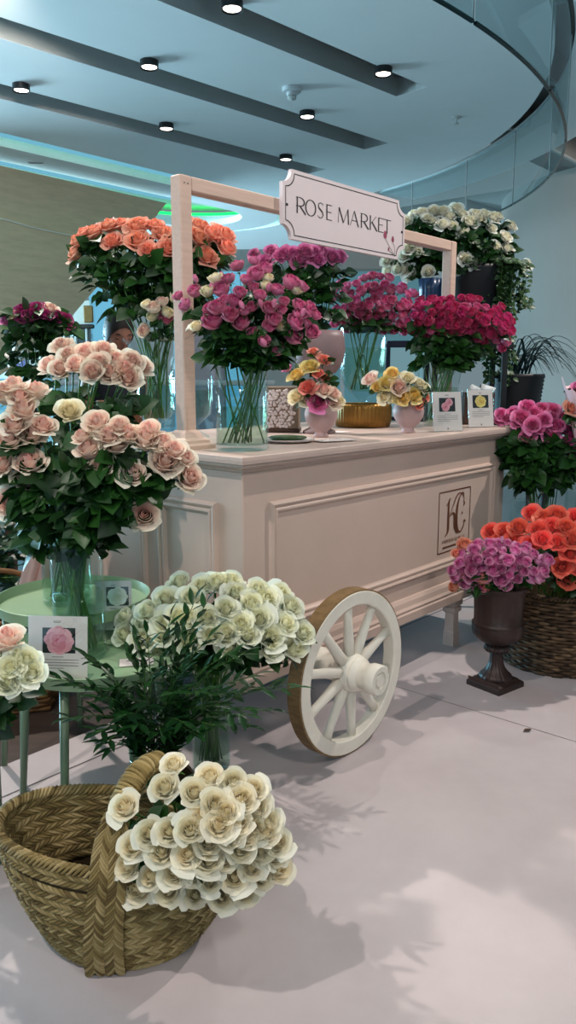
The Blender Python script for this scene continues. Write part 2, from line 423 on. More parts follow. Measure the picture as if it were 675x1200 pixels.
def bouquet(pts, D, c, r, bulge, base, neck, size, kind, noun, where, group, style='open', baser=.03, neckr=.04, leaves=3, leafL=.055,
            facing=.35, tocam=.25, kinds=None, seed=1, stem_r=.0024, leaf_from=.45, leaf_to=.80, cat='rose', name='rose', spread=.8, wn=1.0):
    """single roses in one vessel: every rose is a thing with bloom, stem and foliage"""
    r_ = random.Random(seed); base = V(base); neck = V(neck)
    C = at(c[0], c[1]+spread*r[1], D+.5*bulge)
    kk = [(kinds[i] if kinds and i in kinds else kind) for i in range(len(pts))]
    adj = dict(white='ivory rose', cream='cream rose', blush='blush rose')
    lab = row_labels(pts, r[0], r[1], noun if not kinds else [NOUN[k] for k in kk], where)
    for i, pt in enumerate(pts):
        s = ((pt[0]-c[0])/r[0])**2+((pt[1]-c[1])/r[1])**2
        zc = D-bulge*(1-min(s, 1.3))+r_.uniform(-.012, .012)
        P = at(pt[0], pt[1], zc); S = size*(pt[2] if len(pt) > 2 else 1)*r_.uniform(.93, 1.07)
        d = (P-C).normalized()*wn+UP*facing+V((0, -1, .0))*tocam+V((r_.uniform(-.2, .2), r_.uniform(-.2, .2), r_.uniform(-.1, .2)))
        if len(pt) > 3: d = V((pt[3][0], -1, pt[3][1]))
        d.normalize()
        bp = P-d*(.36*S)
        o2 = V((P.x-neck.x, P.y-neck.y, 0)); o2 = o2.normalized() if o2.length > 1e-4 else V((1, 0, 0))
        j = V((r_.uniform(-1, 1), r_.uniform(-1, 1), 0))
        B = base-o2*(baser*.5)+j*(baser*.5); N = neck+o2*(neckr*.55)+j*(neckr*.35)
        root = thing(name, lab[i], cat, B, 0, group)
        st = r_.randrange(9)
        sty = style
        b = meshobj('bloom', bloom(kk[i], sty, st), root)
        b.location = bp-B; q = UP.rotation_difference(d); b.rotation_mode = 'QUATERNION'
        b.rotation_quaternion = q @ Quaternion((0, 0, 1), r_.uniform(0, 6.28)); b.scale = (S, S, S*r_.uniform(.92, 1.1))
        smb = MB(); fmb = MB()
        path = spl([B, N, N.lerp(bp, .55)+UP*(.02)+o2*.0, bp-d*(.16*S), bp], 6)
        smb.tube([p-B for p in path], stem_r, 5, cols=None)
        calyx(smb, bp-B, d, S)
        n = len(path)
        for k in range(leaves):
            f = leaf_from+(leaf_to-leaf_from)*(k+r_.random())/max(leaves, 1)
            p = path[min(n-1, int(f*n))]-B
            a = r_.uniform(0, 2*PI)
            rose_leaf(fmb, smb, p, V((math.cos(a)+o2.x*.5, math.sin(a)+o2.y*.5-.3, r_.uniform(-.1, .55))), leafL*r_.uniform(.8, 1.25), r_, 3 if r_.random() < .6 else 5)
        smb.build('stem', M['stem'], root)
        if leaves: fmb.build('foliage', M['leaf'], root)
def inpoly(x, y, poly):
    c = False; n = len(poly)
    for i in range(n):
        (x1, y1), (x2, y2) = poly[i], poly[(i+1) % n]
        if (y1 > y) != (y2 > y) and x < (x2-x1)*(y-y1)/(y2-y1)+x1: c = not c
    return c
def hexpts(poly, sp, seed, jit=.25):
    r_ = random.Random(seed); xs = [p[0] for p in poly]; ys = [p[1] for p in poly]; out = []
    y = min(ys)+sp*.4; k = 0
    while y < max(ys):
        x = min(xs)+(sp*.5 if k % 2 else 0)
        while x < max(xs):
            a, b = x+r_.uniform(-jit, jit)*sp, y+r_.uniform(-jit, jit)*sp
            if inpoly(a, b, poly): out.append((a, b))
            x += sp
        y += sp*.84; k += 1
    return out
def sprays(pts, per, D, c, r, bulge, base, neck, size, kind, noun, where, group, seed=1, baser=.03, neckr=.04, leaves=3, leafL=.045, style='spray',
           mix=None, buds=0, spread=.9, facing=.25, leaf_mat_='leaf'):
    """branched spray roses: the blooms given are grouped by nearness into sprays; a spray is a thing with several blooms, stem, foliage"""
    r_ = random.Random(seed); base = V(base); neck = V(neck)
    C = at(c[0], c[1]+spread*r[1], D+.5*bulge)
    left = list(range(len(pts))); groups = []
    while left:
        i0 = min(left, key=lambda i: pts[i][0]*.7+pts[i][1])
        near = sorted(left, key=lambda i: (pts[i][0]-pts[i0][0])**2+(pts[i][1]-pts[i0][1])**2)[:per]
        groups.append(near); left = [i for i in left if i not in near]
    cen = [(sum(pts[i][0] for i in g)/len(g), sum(pts[i][1] for i in g)/len(g)) for g in groups]
    lab = row_labels(cen, r[0], r[1], noun, where)
    for gi, g in enumerate(groups):
        info = []
        for i in g:
            pt = pts[i]
            s = ((pt[0]-c[0])/r[0])**2+((pt[1]-c[1])/r[1])**2
            P = at(pt[0], pt[1], D-bulge*(1-min(s, 1.3))+r_.uniform(-.02, .02))
            d = ((P-C).normalized()+UP*facing+V((0, -.3, 0))+V((r_.uniform(-.35, .35), r_.uniform(-.35, .35), r_.uniform(-.2, .3)))).normalized()
            S = size*(pt[2] if len(pt) > 2 and not isinstance(pt[2], str) else 1)*r_.uniform(.74, 1.2)
            info.append((P-d*.35*S, d, S, pt[3] if len(pt) > 3 else (mix(r_) if mix else kind)))
        m = sum((q[0] for q in info), V((0, 0, 0)))/len(info); dm = sum((q[1] for q in info), V((0, 0, 0))).normalized()
        J = m.lerp(neck, .42)
        o2 = V((m.x-neck.x, m.y-neck.y, 0)); o2 = o2.normalized() if o2.length > 1e-4 else V((1, 0, 0))
        j = V((r_.uniform(-1, 1), r_.uniform(-1, 1), 0))
        B = base-o2*(baser*.5)+j*(baser*.5); N = neck+o2*(neckr*.55)+j*(neckr*.35)
        root = thing('spray_rose', lab[gi], 'spray rose', B, 0, group)
        smb = MB(); fmb = MB()
        main = spl([B, N, J], 6)
        smb.tube([p-B for p in main], .0031, 6)
        for bp, d, S, kd in info:
            b = meshobj('bloom', bloom(kd, style, r_.randrange(9)), root)
            b.location = bp-B; b.rotation_mode = 'QUATERNION'
            b.rotation_quaternion = UP.rotation_difference(d) @ Quaternion((0, 0, 1), r_.uniform(0, 6.28)); b.scale = (S, S, S)
            smb.tube([p-B for p in spl([J, J.lerp(bp, .6), bp-d*.1*S, bp], 3)], .0014, 4)
            calyx(smb, bp-B, d, S)
        for k in range(buds):
            q = info[r_.randrange(len(info))]
            p = q[0]+V((r_.uniform(-.05, .05), r_.uniform(-.05, .02), r_.uniform(-.03, .05)))
            b = meshobj('bud', bloom(kind, 'bud', 0), root); S = size*.5
            b.location = p-B; b.scale = (S, S, S); b.rotation_euler = (r_.uniform(-.6, .6), r_.uniform(-.6, .6), 0)
            smb.tube([J-B, J.lerp(p, .6)-B, p-B], .001, 4)
        for k in range(leaves):
            f = .25+.75*(k+r_.random())/leaves
            p = N.lerp(J, r_.uniform(.1, 1)) if r_.random() < .55 else J.lerp(m, r_.uniform(0, .7))
            a = r_.uniform(0, 2*PI)
            rose_leaf(fmb, smb, p-B, V((math.cos(a)+o2.x*.6, math.sin(a)+o2.y*.6-.3, r_.uniform(-.2, .5))), leafL*r_.uniform(.8, 1.25), r_, 3)
        smb.build('stem', M['stem'], root)
        if leaves: fmb.build('foliage', M[leaf_mat_], root)
NOUN = dict(white='ivory rose', whitegreen='greenish white rose', purewhite='white rose', blush='blush rose', cream='cream rose', peach='peach rose', coral='coral rose', pink='pink rose', orchid='orchid pink rose',
            spraypink='pink rose', raspberry='raspberry rose', hot='hot pink rose', magenta='dark magenta rose', lilac='lilac pink rose', yellow='yellow rose', salmon='salmon rose')

WORLD = 0.34; EXPO = 0.0
# ================================================================== SETTING
YAW = math.radians(41.3)
EV = V((math.sin(YAW), math.cos(YAW), 0)); NV_ = V((math.cos(YAW), -math.sin(YAW), 0))
A0 = atz(284, 536, 1.09); A0.z = 0
def W(al, dep, z): return A0+EV*al-NV_*dep+UP*z          # cart frame: along, into depth, up
CZ = 4.5

def curve_slab(name, outer, holes, z0, z1, m):
    cu = bpy.data.curves.new(name, 'CURVE'); cu.dimensions = '2D'; cu.fill_mode = 'BOTH'
    for lp in [outer]+holes:
        s = cu.splines.new('POLY'); s.points.add(len(lp)-1)
        for p, q in zip(s.points, lp): p.co = (q[0], q[1], 0, 1)
        s.use_cyclic_u = True
    cu.extrude = (z1-z0)/2
    tmp = bpy.data.objects.new('tmp', cu); COL.objects.link(tmp)
    dg = bpy.context.evaluated_depsgraph_get(); me = bpy.data.meshes.new_from_object(tmp.evaluated_get(dg))
    bpy.data.objects.remove(tmp); bpy.data.curves.remove(cu)
    me.name = name
    for v in me.vertices: v.co.z += (z0+z1)/2
    me.materials.clear(); me.materials.append(m)
    o = meshobj(name, me); return struct(o)

# --- floor: white platform laid along the cart, brown boards beyond its edge on the left, stone further right
def quad_slab(a0, a1, d0, d1, z0, z1):
    P = [W(a0, d0, 0), W(a1, d0, 0), W(a1, d1, 0), W(a0, d1, 0)]
    return MB().loft([[V((p.x, p.y, z)) for p in P] for z in (z0, z1)])
struct(quad_slab(-7, 9, -6, .645, -.12, 0).build('floor', M['floor'], smooth=False))
struct(quad_slab(-7, .75, .65, 9, -.12, -.012).build('floor', M['brown_floor'], smooth=False))
struct(quad_slab(.75, 12, .65, 14, -.12, -.006).build('floor', M['grey_floor'], smooth=False))
sm = MB()
def seam(a0, d0, a1, d1, w=.004):
    p, q = W(a0, d0, 0), W(a1, d1, 0); t = (q-p).normalized(); s = t.cross(UP)*w
    sm.add([p-s+UP*.0008, p+s+UP*.0008, q+s+UP*.0008, q-s+UP*.0008], [(0, 1, 2, 3)])
seam(-4, .47, 8, .40); seam(-1.2, -2.4, 8, -2.4, .002); 
for al in (-1.35, .95, 3.2): seam(al, -6, al, .44, .0016)
struct(sm.build('trim_1', M['seam'], smooth=False))

# --- main ceiling disc: round end, three slots, stadium-shaped cove with green light
CC = V((-4.15, 10.36)); RR = 7.05
k = (CZ-1.36)/(3.6-1.36)
def c36(x, y): return V((x*k, y*k))                       # plan points measured at 3.6 m, moved out to the real height
outer = [(CC.x+RR*math.cos(a), CC.y+RR*math.sin(a)) for a in np.radians(np.linspace(-102, 37, 70))]
outer += [(2.6, 24), (-15, 24), (-15, 3.6)]
slot_lines = [((-3.2, 2.42), (1.10, 6.72), .30), ((-4.4, 2.95), (.99, 8.26), .31), ((-4.6, 4.35), (.42, 9.27), .33)]
holes = []; slots = []
for (p, q, w) in slot_lines:
    p = c36(*p); q = c36(*q); t = (q-p).normalized(); s = V((-t.y, t.x))*(w*k)
    holes.append([tuple(p), tuple(q), tuple(q+s), tuple(p+s)]); slots.append((p, q, s, t))
dd = V((.66, .751)).normalized(); nn = V((-dd.y, dd.x)); P1 = V((-3.8, 11.08))
def stadium(r, n=28):
    c1 = P1+dd*5.24+nn*2.1; c0 = c1-dd*9
    a = math.atan2(dd.y, dd.x)
    L = [tuple(c1+V((math.cos(a+x), math.sin(a+x)))*r) for x in np.linspace(-PI/2, PI/2, n)]
    L += [tuple(c0+V((math.cos(a+x), math.sin(a+x)))*r) for x in np.linspace(PI/2, 3*PI/2, n)]
    return L
holes.append(stadium(2.1))
curve_slab('ceiling', outer, holes, CZ, CZ+.35, M['ceil'])
curve_slab('ceiling', stadium(1.72), [stadium(1.0)], CZ-.06, CZ+.06, M['ceil'])
curve_slab('ceiling', stadium(2.6), [stadium(1.2)], CZ+.55, CZ+.62, M['ceil'])
ao_ = [(CC.x+8.1*math.cos(a), CC.y+8.1*math.sin(a)) for a in np.radians(np.linspace(-24, 37, 40))]+[(CC.x+7.23*math.cos(a), CC.y+7.23*math.sin(a)) for a in np.radians(np.linspace(37, -24, 40))]
curve_slab('ceiling', ao_, [], CZ+.02, CZ+.09, M['ceil'])
for i, (p, q, s, t) in enumerate(slots):
    mb = MB()
    z0, z1 = CZ+.002, CZ+.37; o = s.normalized()*.06; e_ = t*.06
    def sl(a, b, c, d, za, zb): mb.loft([[V((v.x, v.y, z)) for v in (a, b, c, d)] for z in (za, zb)])
    sl(p-o, q-o, q, p, z0+.001, z1); sl(p+s, q+s, q+s+o, p+s+o, z0+.001, z1)
    sl(q-o, q+e_-o, q+e_+s+o, q+s+o, z0+.001, z1); sl(p-o, q+e_-o, q+e_+s+o, p+s+o, z1, z1+.06)
    struct(mb.build('trim_2', M['slot'], smooth=False))
# green light strip tucked behind the inner ring
st1, st2 = stadium(2.16, 40), stadium(2.22, 40)
g = MB(); n = len(st1)
g.loft([[V((x, y, CZ+.375)) for x, y in st1], [V((x, y, CZ+.375)) for x, y in st2], [V((x, y, CZ+.42)) for x, y in st2], [V((x, y, CZ+.42)) for x, y in st1]], cap=False)
tag(g.build('light_strip', M['led_green']), 'green glowing light strip running round the ceiling cove', 'light strip')

tag(curve_slab('skylight', stadium(1.3), [], CZ+.50, CZ+.52, M['skylight']), 'bright pale blue skylight inside the ceiling oval', 'skylight', kind='thing')

# --- hanging glass ring below the disc's round edge
gr = thing('glass_curtain', 'curved frameless glass curtain hanging round the edge of the ceiling', 'glass panel', (CC.x, CC.y, 3.6))
angs = np.radians(np.linspace(-66, 42, 10))
for i in range(len(angs)-1):
    a0, a1 = angs[i]+.002, angs[i+1]-.002; m_ = 10
    def gring(r, zz): return [V((r*math.cos(a0+(a1-a0)*j/m_), r*math.sin(a0+(a1-a0)*j/m_), zz)) for j in range(m_+1)]
    mb = MB(); mb.loft([gring(7.20, 0), gring(7.20, .93)], closed=False, cap=False)
    p = mb.build('glass_pane', M['curtain'], gr)
    e1 = MB(); e1.loft([gring(7.188, -.012), gring(7.212, -.012), gring(7.212, .006), gring(7.188, .006), gring(7.188, -.012)], closed=False, cap=False)
    e1.build('edge', M['curtain_edge'], p)
    e2 = MB(); 
    e2.tube([V((7.2*math.cos(a1), 7.2*math.sin(a1), 0)), V((7.2*math.cos(a1), 7.2*math.sin(a1), .93))], .007, 5); e2.build('joint', M['baffle_edge'], p)

# --- downlights hanging in the slots, smoke detector, sprinkler
dl = None
for i, ((x, y), lab) in enumerate([((272, 12), 'nearest black can downlight in the widest slot, top of the view'), ((175, 80), 'black can downlight in the middle slot, its left one'), ((25, 107), 'black can downlight at the far left end of the third slot'),
        ((195, 152), 'black can downlight in the third slot above the coral roses'), ((449, 88), 'black can downlight near the right end of the widest slot'), ((360, 138), 'black can downlight in the middle slot, its right one'), ((335, 188), 'small dark downlight in the third slot just above the sign')]):
    P = atz(x, y, CZ-.07)
    t = thing('downlight', lab, 'ceiling light', P, 0, 'can downlights in the ceiling slots')
    MB().lathe([(.078, .012), (.094, .0), (.094, .30), (.0, .30)], n=28).build('housing', M['black'], t, angle=40)
    MB().lathe([(.0, .012), (.076, .012)], n=24).build('lamp', M['lamp'], t)
P = atz(342, 103, CZ)
t = thing('smoke_detector', 'round white smoke detector on the ceiling between two slots', 'smoke detector', P)
MB().lathe([(.0, -.085), (.055, -.085), (.06, -.05), (.105, -.045), (.11, -.002), (.0, -.002)], n=32).build('housing', M['white'], t, angle=40)
MB().lathe([(.0, -.125), (.045, -.12), (.045, -.085), (0, -.085)], n=24, mod=lambda a, i, z: 1+.1*math.cos(8*a)).build('sensor', M['slot'], t)
P = atz(535, 137, CZ)
t = thing('sprinkler', 'small ceiling sprinkler head left of the glass curtain', 'sprinkler', P)
MB().lathe([(.0, -.012), (.06, -.01), (.065, 0)], n=24).build('rosette', M['slot'], t)
MB().lathe([(.012, -.01), (.012, -.06), (.035, -.075), (.035, -.08), (0, -.08)], n=16).build('nozzle', M['slot'], t)
P = atz(42, 190, CZ-.06)
t = thing('air_vent', 'small dark slot vent in the pale ceiling ring at left', 'vent', P)
MB().box(-.12, .12, -.03, .03, -.012, 0, .004).build('plate', M['slot'], t)
for q in (-.012, .012): MB().box(-.10, .10, q-.004, q+.004, -.016, -.012).build('slat', M['black'], t)

# --- second, stepped baffle ceiling right and behind
bz = 4.62
d0 = V((EV.x, EV.y)); n0 = V((NV_.x, NV_.y))
for i in range(15):
    off = 5.6-i*1.12
    o = V((A0.x, A0.y))+n0*off
    a_, b_ = o+d0*(3.0 if off > -4.2 else 13.5), o+d0*26
    s = n0*1.12
    def P3(v, z): return V((v.x, v.y, z))
    mb = MB(); mb.loft([[P3(a_, bz), P3(a_-s, bz+.30), P3(a_-s, bz+.36), P3(a_, bz+.36)], [P3(b_, bz), P3(b_-s, bz+.30), P3(b_-s, bz+.36), P3(b_, bz+.36)]])
    struct(mb.build('ceiling', M['baffle'], smooth=False))
    mb = MB(); w_ = n0*.05; mb.loft([[P3(a_-w_, bz-.035), P3(a_, bz-.035), P3(a_, bz+.0), P3(a_-w_, bz+.012)], [P3(b_-w_, bz-.035), P3(b_, bz-.035), P3(b_, bz), P3(b_-w_, bz+.012)]])
    struct(mb.build('trim_3', M['baffle_edge'], smooth=False))
# high ceiling over the camera and the hall behind it
struct(MB().box(-12, 16, -8, 8.5, 6.6, 6.8).build('ceiling', M['ceil'], smooth=False))
struct(MB().box(3.4, 3.7, 8.6, 9.6, 4.95, 6.6).build('wall_right', M['wallgrey'], smooth=False))
struct(MB().box(2.95, 9.5, 9.6, 9.9, 5.0, 6.8).build('wall_right', M['wallgrey'], smooth=False))
struct(MB().box(7.5, 7.8, -8, 12, -.1, 6.8).build('wall_right', M['wallgrey'], smooth=False))
struct(MB().box(-12, 16, -8.3, -8, -.1, 6.8).build('wall_back', M['white'], smooth=False))
# right-hand rounded wall
mb = MB(); mb.lathe([(3.6, -.1), (3.6, 4.7)], c=(7.75, 15.6, 0), n=72); struct(mb.build('wall_right', M['wallgrey']))
# sloping beige underside at left, thick slab standing along the ceiling ring
def onplane(x, y, dep):
    d = ray(x, y); o = A0-NV_*dep; t = (o-EYE).dot(NV_)/d.dot(NV_); return EYE+d*t
poly = [(-120, 168), (0, 194), (195, 238), (150, 296), (100, 352), (58, 402), (0, 440), (-120, 500)]
BP = [onplane(x, y, 9.25) for x, y in poly]
mb = MB(); mb.loft([BP, [p-NV_*.5 for p in BP]]); struct(mb.build('wall_left', M['beige'], smooth=False))
mb = MB(); mb.tube(spl([onplane(x, y, 9.235) for x, y in ((-60, 246), (0, 256), (45, 268), (100, 278), (160, 282))], 6), .007, 5); struct(mb.build('trim_4', M['ceil']))

# --- what shows of the shops across the atrium
FY = 15.0
def far(x, y, Y=FY):
    d = ray(x, y); return EYE+d*(Y/d.y)
def fbox(x0, x1, y0, y1, Y, dp): 
    a = far(x0, y1, Y); b = far(x1, y0, Y); return (a.x, b.x, Y, Y+dp, a.z, b.z)
t = thing('shopfront', 'pale shopfront with dark window band and lit blue panes across the atrium', 'shop', (far(70, 430).x, FY, 0))
T0 = V(t.location)
def fpart(nm, m, x0, x1, y0, y1, dp=.2, Y=FY, par=t, base=T0):
    b = fbox(x0, x1, y0, y1, Y, dp); mb = MB(); mb.box(b[0]-base.x, b[1]-base.x, b[2]-base.y, b[3]-base.y, b[4]-base.z, b[5]-base.z, .02); return mb.build(nm, m, par, smooth=False)
fpart('fascia', M['white'], 20, 112, 352, 382, .3)
dg_ = fpart('window', M['dark_glaze'], 50, 110, 384, 416, .15)
for x in (62, 75, 88, 101): fpart('mullion', M['white'], x, x+.9, 385, 416, .1, FY-.06, dg_)
fpart('window_head', M['black'], 50, 110, 380, 385, .3, FY-.05)
fpart('column', M['shopblue'], 111, 127, 330, 520, .4)  # column is no lamp: its brightness is put in as emission
fpart('wall', M['white'], -30, 50, 384, 470, .3)
fpart('sign_plaque', M['plaque'], 98, 108.5, 358, 378, .05, FY-.1)
fpart('lit_window', M['shopblue'], -40, 60, 444, 480, .1, FY-.1)
fpart('display_panel', M['purple'], 14, 31, 421, 440, .1, FY-.08)
fpart('plinth', M['white'], -40, 112, 480, 640, .3)
t = thing('shopfront', 'bright glazed shopfront glowing blue behind the flower cart', 'shop', (far(330, 430).x, 16.0, 0)); T1 = V(t.location)
for i, (x0, x1) in enumerate(((206, 300), (303, 400), (403, 500))):
    fpart('lit_window', M['shopblue' if i == 0 else 'shopdim'], x0, x1, 318, 520, .1, 16.0, t, T1)
fpart('fascia', M['wallgrey'], 200, 505, 292, 316, .4, 16.0, t, T1)
fpart('plinth', M['wallgrey'], 200, 505, 520, 600, .4, 16.0, t, T1)
fpart('pier', M['pinkwall'], 214, 262, 372, 560, .5, 15.6, t, T1)
fpart('pier', M['wallgrey'], 286, 372, 330, 560, .5, 15.6, t, T1)
# balustrade between the hall and the atrium at left
t = thing('glass_balustrade', 'clear glass balustrade with pale top rail at left behind the flowers', 'railing', (-4, 6.2, 0))
for i in range(4):
    x0 = -1.6+i*1.35
    MB().box(x0, x0+1.32, -.01, .01, .02, 1.27).build('glass_pane', M['rail_glass'], t, smooth=False)
MB().box(-1.7, 3.9, -.03, .03, 1.27, 1.31, .008).build('top_rail', M['white'], t)
for i in range(5): MB().box(-1.63+i*1.35, -1.58+i*1.35, -.03, .03, -.01, 1.28).build('post', M['white'], t)

# ================================================================== FLOWER CART
ct = thing('flower_cart', 'blush pink panelled flower cart with white wagon wheel and hanging shop sign', 'cart', A0, math.atan2(EV.y, EV.x))
L_, D_ = 2.06, 1.07
b = MB()
b.box(.05, L_-.05, .05, D_-.05, .30, 1.045, .004)
body = b.build('body', M['cart'], ct, smooth=False)
# worktop with a moulded edge
def ringrect(i, z): return [V((i, i, z)), V((L_-i, i, z)), V((L_-i, D_-i, z)), V((i, D_-i, z))]
b = MB(); prof = [(.045, 1.03), (.036, 1.034), (.032, 1.042), (.016, 1.048), (.010, 1.054), (.010, 1.060), (.0, 1.064), (-.001, 1.076), (.0, 1.087), (.003, 1.09)]
b.loft([ringrect(i, z) for i, z in prof]); b.build('worktop', M['cart_edge'], ct, smooth=False)
# base moulding
b = MB(); prof = [(.048, .262), (.034, .258), (.022, .262), (.020, .30), (.026, .306), (.022, .318), (.030, .330), (.034, .352), (.042, .366), (.052, .37)]
b.loft([ringrect(i, z) for i, z in prof]); b.build('base_moulding', M['cart'], ct, smooth=False)
# raised panel frames: mitred double-bead moulding on a plane
def frame(u0, u1, z0, z1, f):
    mb = MB(); pr = [(0, 0), (.004, .010), (.012, .015), (.020, .011), (.024, .006), (.030, .012), (.037, .012), (.044, .004), (.05, 0)]
    rings = []
    for (i, h) in pr: rings.append([f(u0+i, z0+i, h), f(u1-i, z0+i, h), f(u1-i, z1-i, h), f(u0+i, z1-i, h)])
    return mb.loft(rings, cap=False)
frame(.18, 1.895, .44, .915, lambda u, z, h: V((u, .05-h, z))).build('panel_moulding', M['cart'], ct, smooth=False)
for (u0, u1) in ((.175, .50), (.57, .895)):
    frame(u0, u1, .44, .915, lambda u, z, h: V((.05-h, u, z))).build('panel_moulding', M['cart'], ct, smooth=False)
    frame(u0, u1, .44, .915, lambda u, z, h: V((L_-.05+h, u, z))).build('panel_moulding', M['cart'], ct, smooth=False)
frame(.18, 1.895, .44, .915, lambda u, z, h: V((u, D_-.05+h, z))).build('panel_moulding', M['cart'], ct, smooth=False)
for x in (1.60,):
    for y in (.10, D_-.10):
        b = MB()
        def sq(r, z): return [V((x-r, y-r, z)), V((x+r, y-r, z)), V((x+r, y+r, z)), V((x-r, y+r, z))]
        b.loft([sq(r, z) for r, z in ((.030, 0), (.030, .07), (.026, .08), (.024, .17), (.034, .18), (.034, .20), (.028, .205), (.038, .215), (.038, .262))])
        b.build('leg', M['cart_edge'], ct, smooth=False)
# roof frame: two posts on plinths and a beam
for x in (.09, 1.93):
    y = .375
    b = MB(); b.box(x-.027, x+.027, y-.027, y+.027, 1.09, 2.035, .004); po = b.build('post', M['beam'], ct, smooth=False)
    b = MB()
    def sq(r, z): return [V((x-r, y-r, z)), V((x+r, y-r, z)), V((x+r, y+r, z)), V((x-r, y+r, z))]
    b.loft([sq(r, z) for r, z in ((.075, 1.0901), (.075, 1.105), (.062, 1.112), (.060, 1.122), (.045, 1.132), (.036, 1.150), (.029, 1.158))]); b.build('plinth', M['beam'], po, smooth=False)
    if x < 1:
        b = MB()
        for q in (2.012, 1.998): b.lathe([(0, -.001), (.003, -.001), (.003, .001), (0, .001)], c=(0, 0, 0), n=8)
        b.v = []; b.f = []; b.c = []
        for q in (-.008, .008): b.box(x+q-.002, x+q+.002, y-.0285, y-.0268, 2.006, 2.010)
        b.build('screw', M['seam'], po, smooth=False)
b = MB(); b.box(.117, 1.903, .349, .401, 1.985, 2.035, .004); b.build('beam', M['beam'], ct, smooth=False)
# sign board with scooped corners
def scoop(x0, x1, z0, z1, r, n=8):
    L = []
    for (cx, cz, a) in ((x0, z0, 0), (x1, z0, PI/2), (x1, z1, PI), (x0, z1, 3*PI/2)):
        for i in range(n+1):
            t_ = a+PI/2*(1-i/n); L.append((cx+r*math.cos(t_), cz+r*math.sin(t_)))
    return L
S0, S1, T0_, T1_ = .572, 1.432, 1.886, 2.148
ol = scoop(S0, S1, T0_, T1_, .052)
b = MB(); b.loft([[V((x, y, z)) for x, z in ol] for y in (.348, .330)])
sg = b.build('sign_board', M['sign'], ct, smooth=False); sg['label'] = 'pale pink sign with scooped corners'
o1 = scoop(S0+.014, S1-.014, T0_+.014, T1_-.014, .052); o2 = scoop(S0+.0175, S1-.0175, T0_+.0175, T1_-.0175, .052)
b = MB(); b.loft([[V((x, .3292, z)) for x, z in o1], [V((x, .3292, z)) for x, z in o2]], cap=False); b.build('border_line', M['ink'], sg, smooth=False)
def ribbon(mb, pts, ws, f):
    """flat stroke: pts in 2D, ws full width(s), f maps (u, v) to 3D"""
    pts = [V((p[0], p[1])) for p in pts]; n = len(pts); Lp = []; Rp = []
    for i, p in enumerate(pts):
        t_ = pts[min(i+1, n-1)]-pts[max(0, i-1)]; t_ = t_.normalized() if t_.length > 0 else V((1, 0))
        s = V((-t_.y, t_.x))*((ws[i] if isinstance(ws, (list, tuple)) else ws)/2)
        Lp.append(p+s); Rp.append(p-s)
    vs = [f(q.x, q.y) for q in Lp]+[f(q.x, q.y) for q in Rp]
    mb.add(vs, [(i, i+1, n+i+1, n+i) for i in range(n-1)])
TH, TN = .135, .05
def arc(cx, cy, rx, ry, a0, a1, n=14): return [(cx+rx*math.cos(math.radians(a0+(a1-a0)*i/n)), cy+ry*math.sin(math.radians(a0+(a1-a0)*i/n))) for i in range(n+1)]
def wv(pts, hi=TH, lo=TN):
    out = []
    for i in range(len(pts)):
        p, q = pts[max(0, i-1)], pts[min(len(pts)-1, i+1)]; dx, dy = q[0]-p[0], q[1]-p[1]; l = math.hypot(dx, dy)+1e-9
        out.append(lo+(hi-lo)*abs(dy/l)**1.5)
    return out
def _bowl(y0, y1, w): 
    return [(0, y1)]+arc(w*.45, (y0+y1)/2, w*.55, (y1-y0)/2, 90, -90)+[(0, y0)]
GLY = {
 'R': (.62, [([(.07, 0), (.07, 1)], TH), (_bowl(.46, .975, .56), None), ([(.25, .47), (.66, 0)], TH)]),
 'O': (.92, [(arc(.46, .5, .41, .49, 0, 360, 30), None)]),
 'S': (.52, [([(.47, .86), (.38, .95), (.25, .975), (.12, .92), (.07, .78), (.13, .63), (.27, .52), (.41, .40), (.46, .24), (.38, .08), (.24, .02), (.1, .06), (.03, .17)], [.05, .05, .05, .07, .1, .12, .14, .12, .1, .07, .05, .05, .05])]),
 'E': (.5, [([(.07, 0), (.07, 1)], TH), ([(.07, .97), (.48, .97)], TN), ([(.07, .52), (.43, .52)], TN), ([(.07, .03), (.5, .03)], TN)]),
 'M': (1.05, [([(.06, 0), (.13, 1)], TN), ([(.13, 1), (.53, .06)], TH), ([(.53, .06), (.93, 1)], TN), ([(.93, 1), (1.0, 0)], TH)]),
 'A': (.74, [([(.02, 0), (.35, 1)], TN), ([(.35, 1), (.72, 0)], TH), ([(.14, .36), (.58, .36)], TN)]),
 'K': (.66, [([(.07, 0), (.07, 1)], TH), ([(.12, .46), (.58, 1)], TN), ([(.22, .56), (.68, 0)], TH)]),
 'T': (.68, [([(.34, 0), (.34, .97)], TH), ([(.02, .97), (.66, .97)], TN)]),
 'C': (.62, [(arc(.42, .5, .36, .49, 50, 310, 24), None)]),
}
def glyph(mb, ch, x, z, h, w, f):
    gw, st_ = GLY[ch]; kx = w/gw
    for pts, wd in st_:
        ww = wd if wd else wv(pts)
        # widths scale with height
        ww = [q*h*.9 for q in ww] if isinstance(ww, list) else ww*h*.9
        ribbon(mb, [(x+p[0]*kx, z+p[1]*h) for p in pts], ww, f)
fs_ = lambda u, v: V((u, .3290, v))
for word in (0, 1):
  b = MB()
  for ch, x0, x1 in (('R', .651, .706), ('O', .706, .776), ('S', .784, .826), ('E', .840, .882), ('M', .918, .999), ('A', 1.006, 1.068), ('R', 1.082, 1.138), ('K', 1.149, 1.206), ('E', 1.213, 1.258), ('T', 1.254, 1.318)):
    if (x0 > .9) == bool(word): glyph(b, ch, x0, 1.989, .062, x1-x0, fs_)
  b.build('lettering', M['ink'], sg, smooth=False)
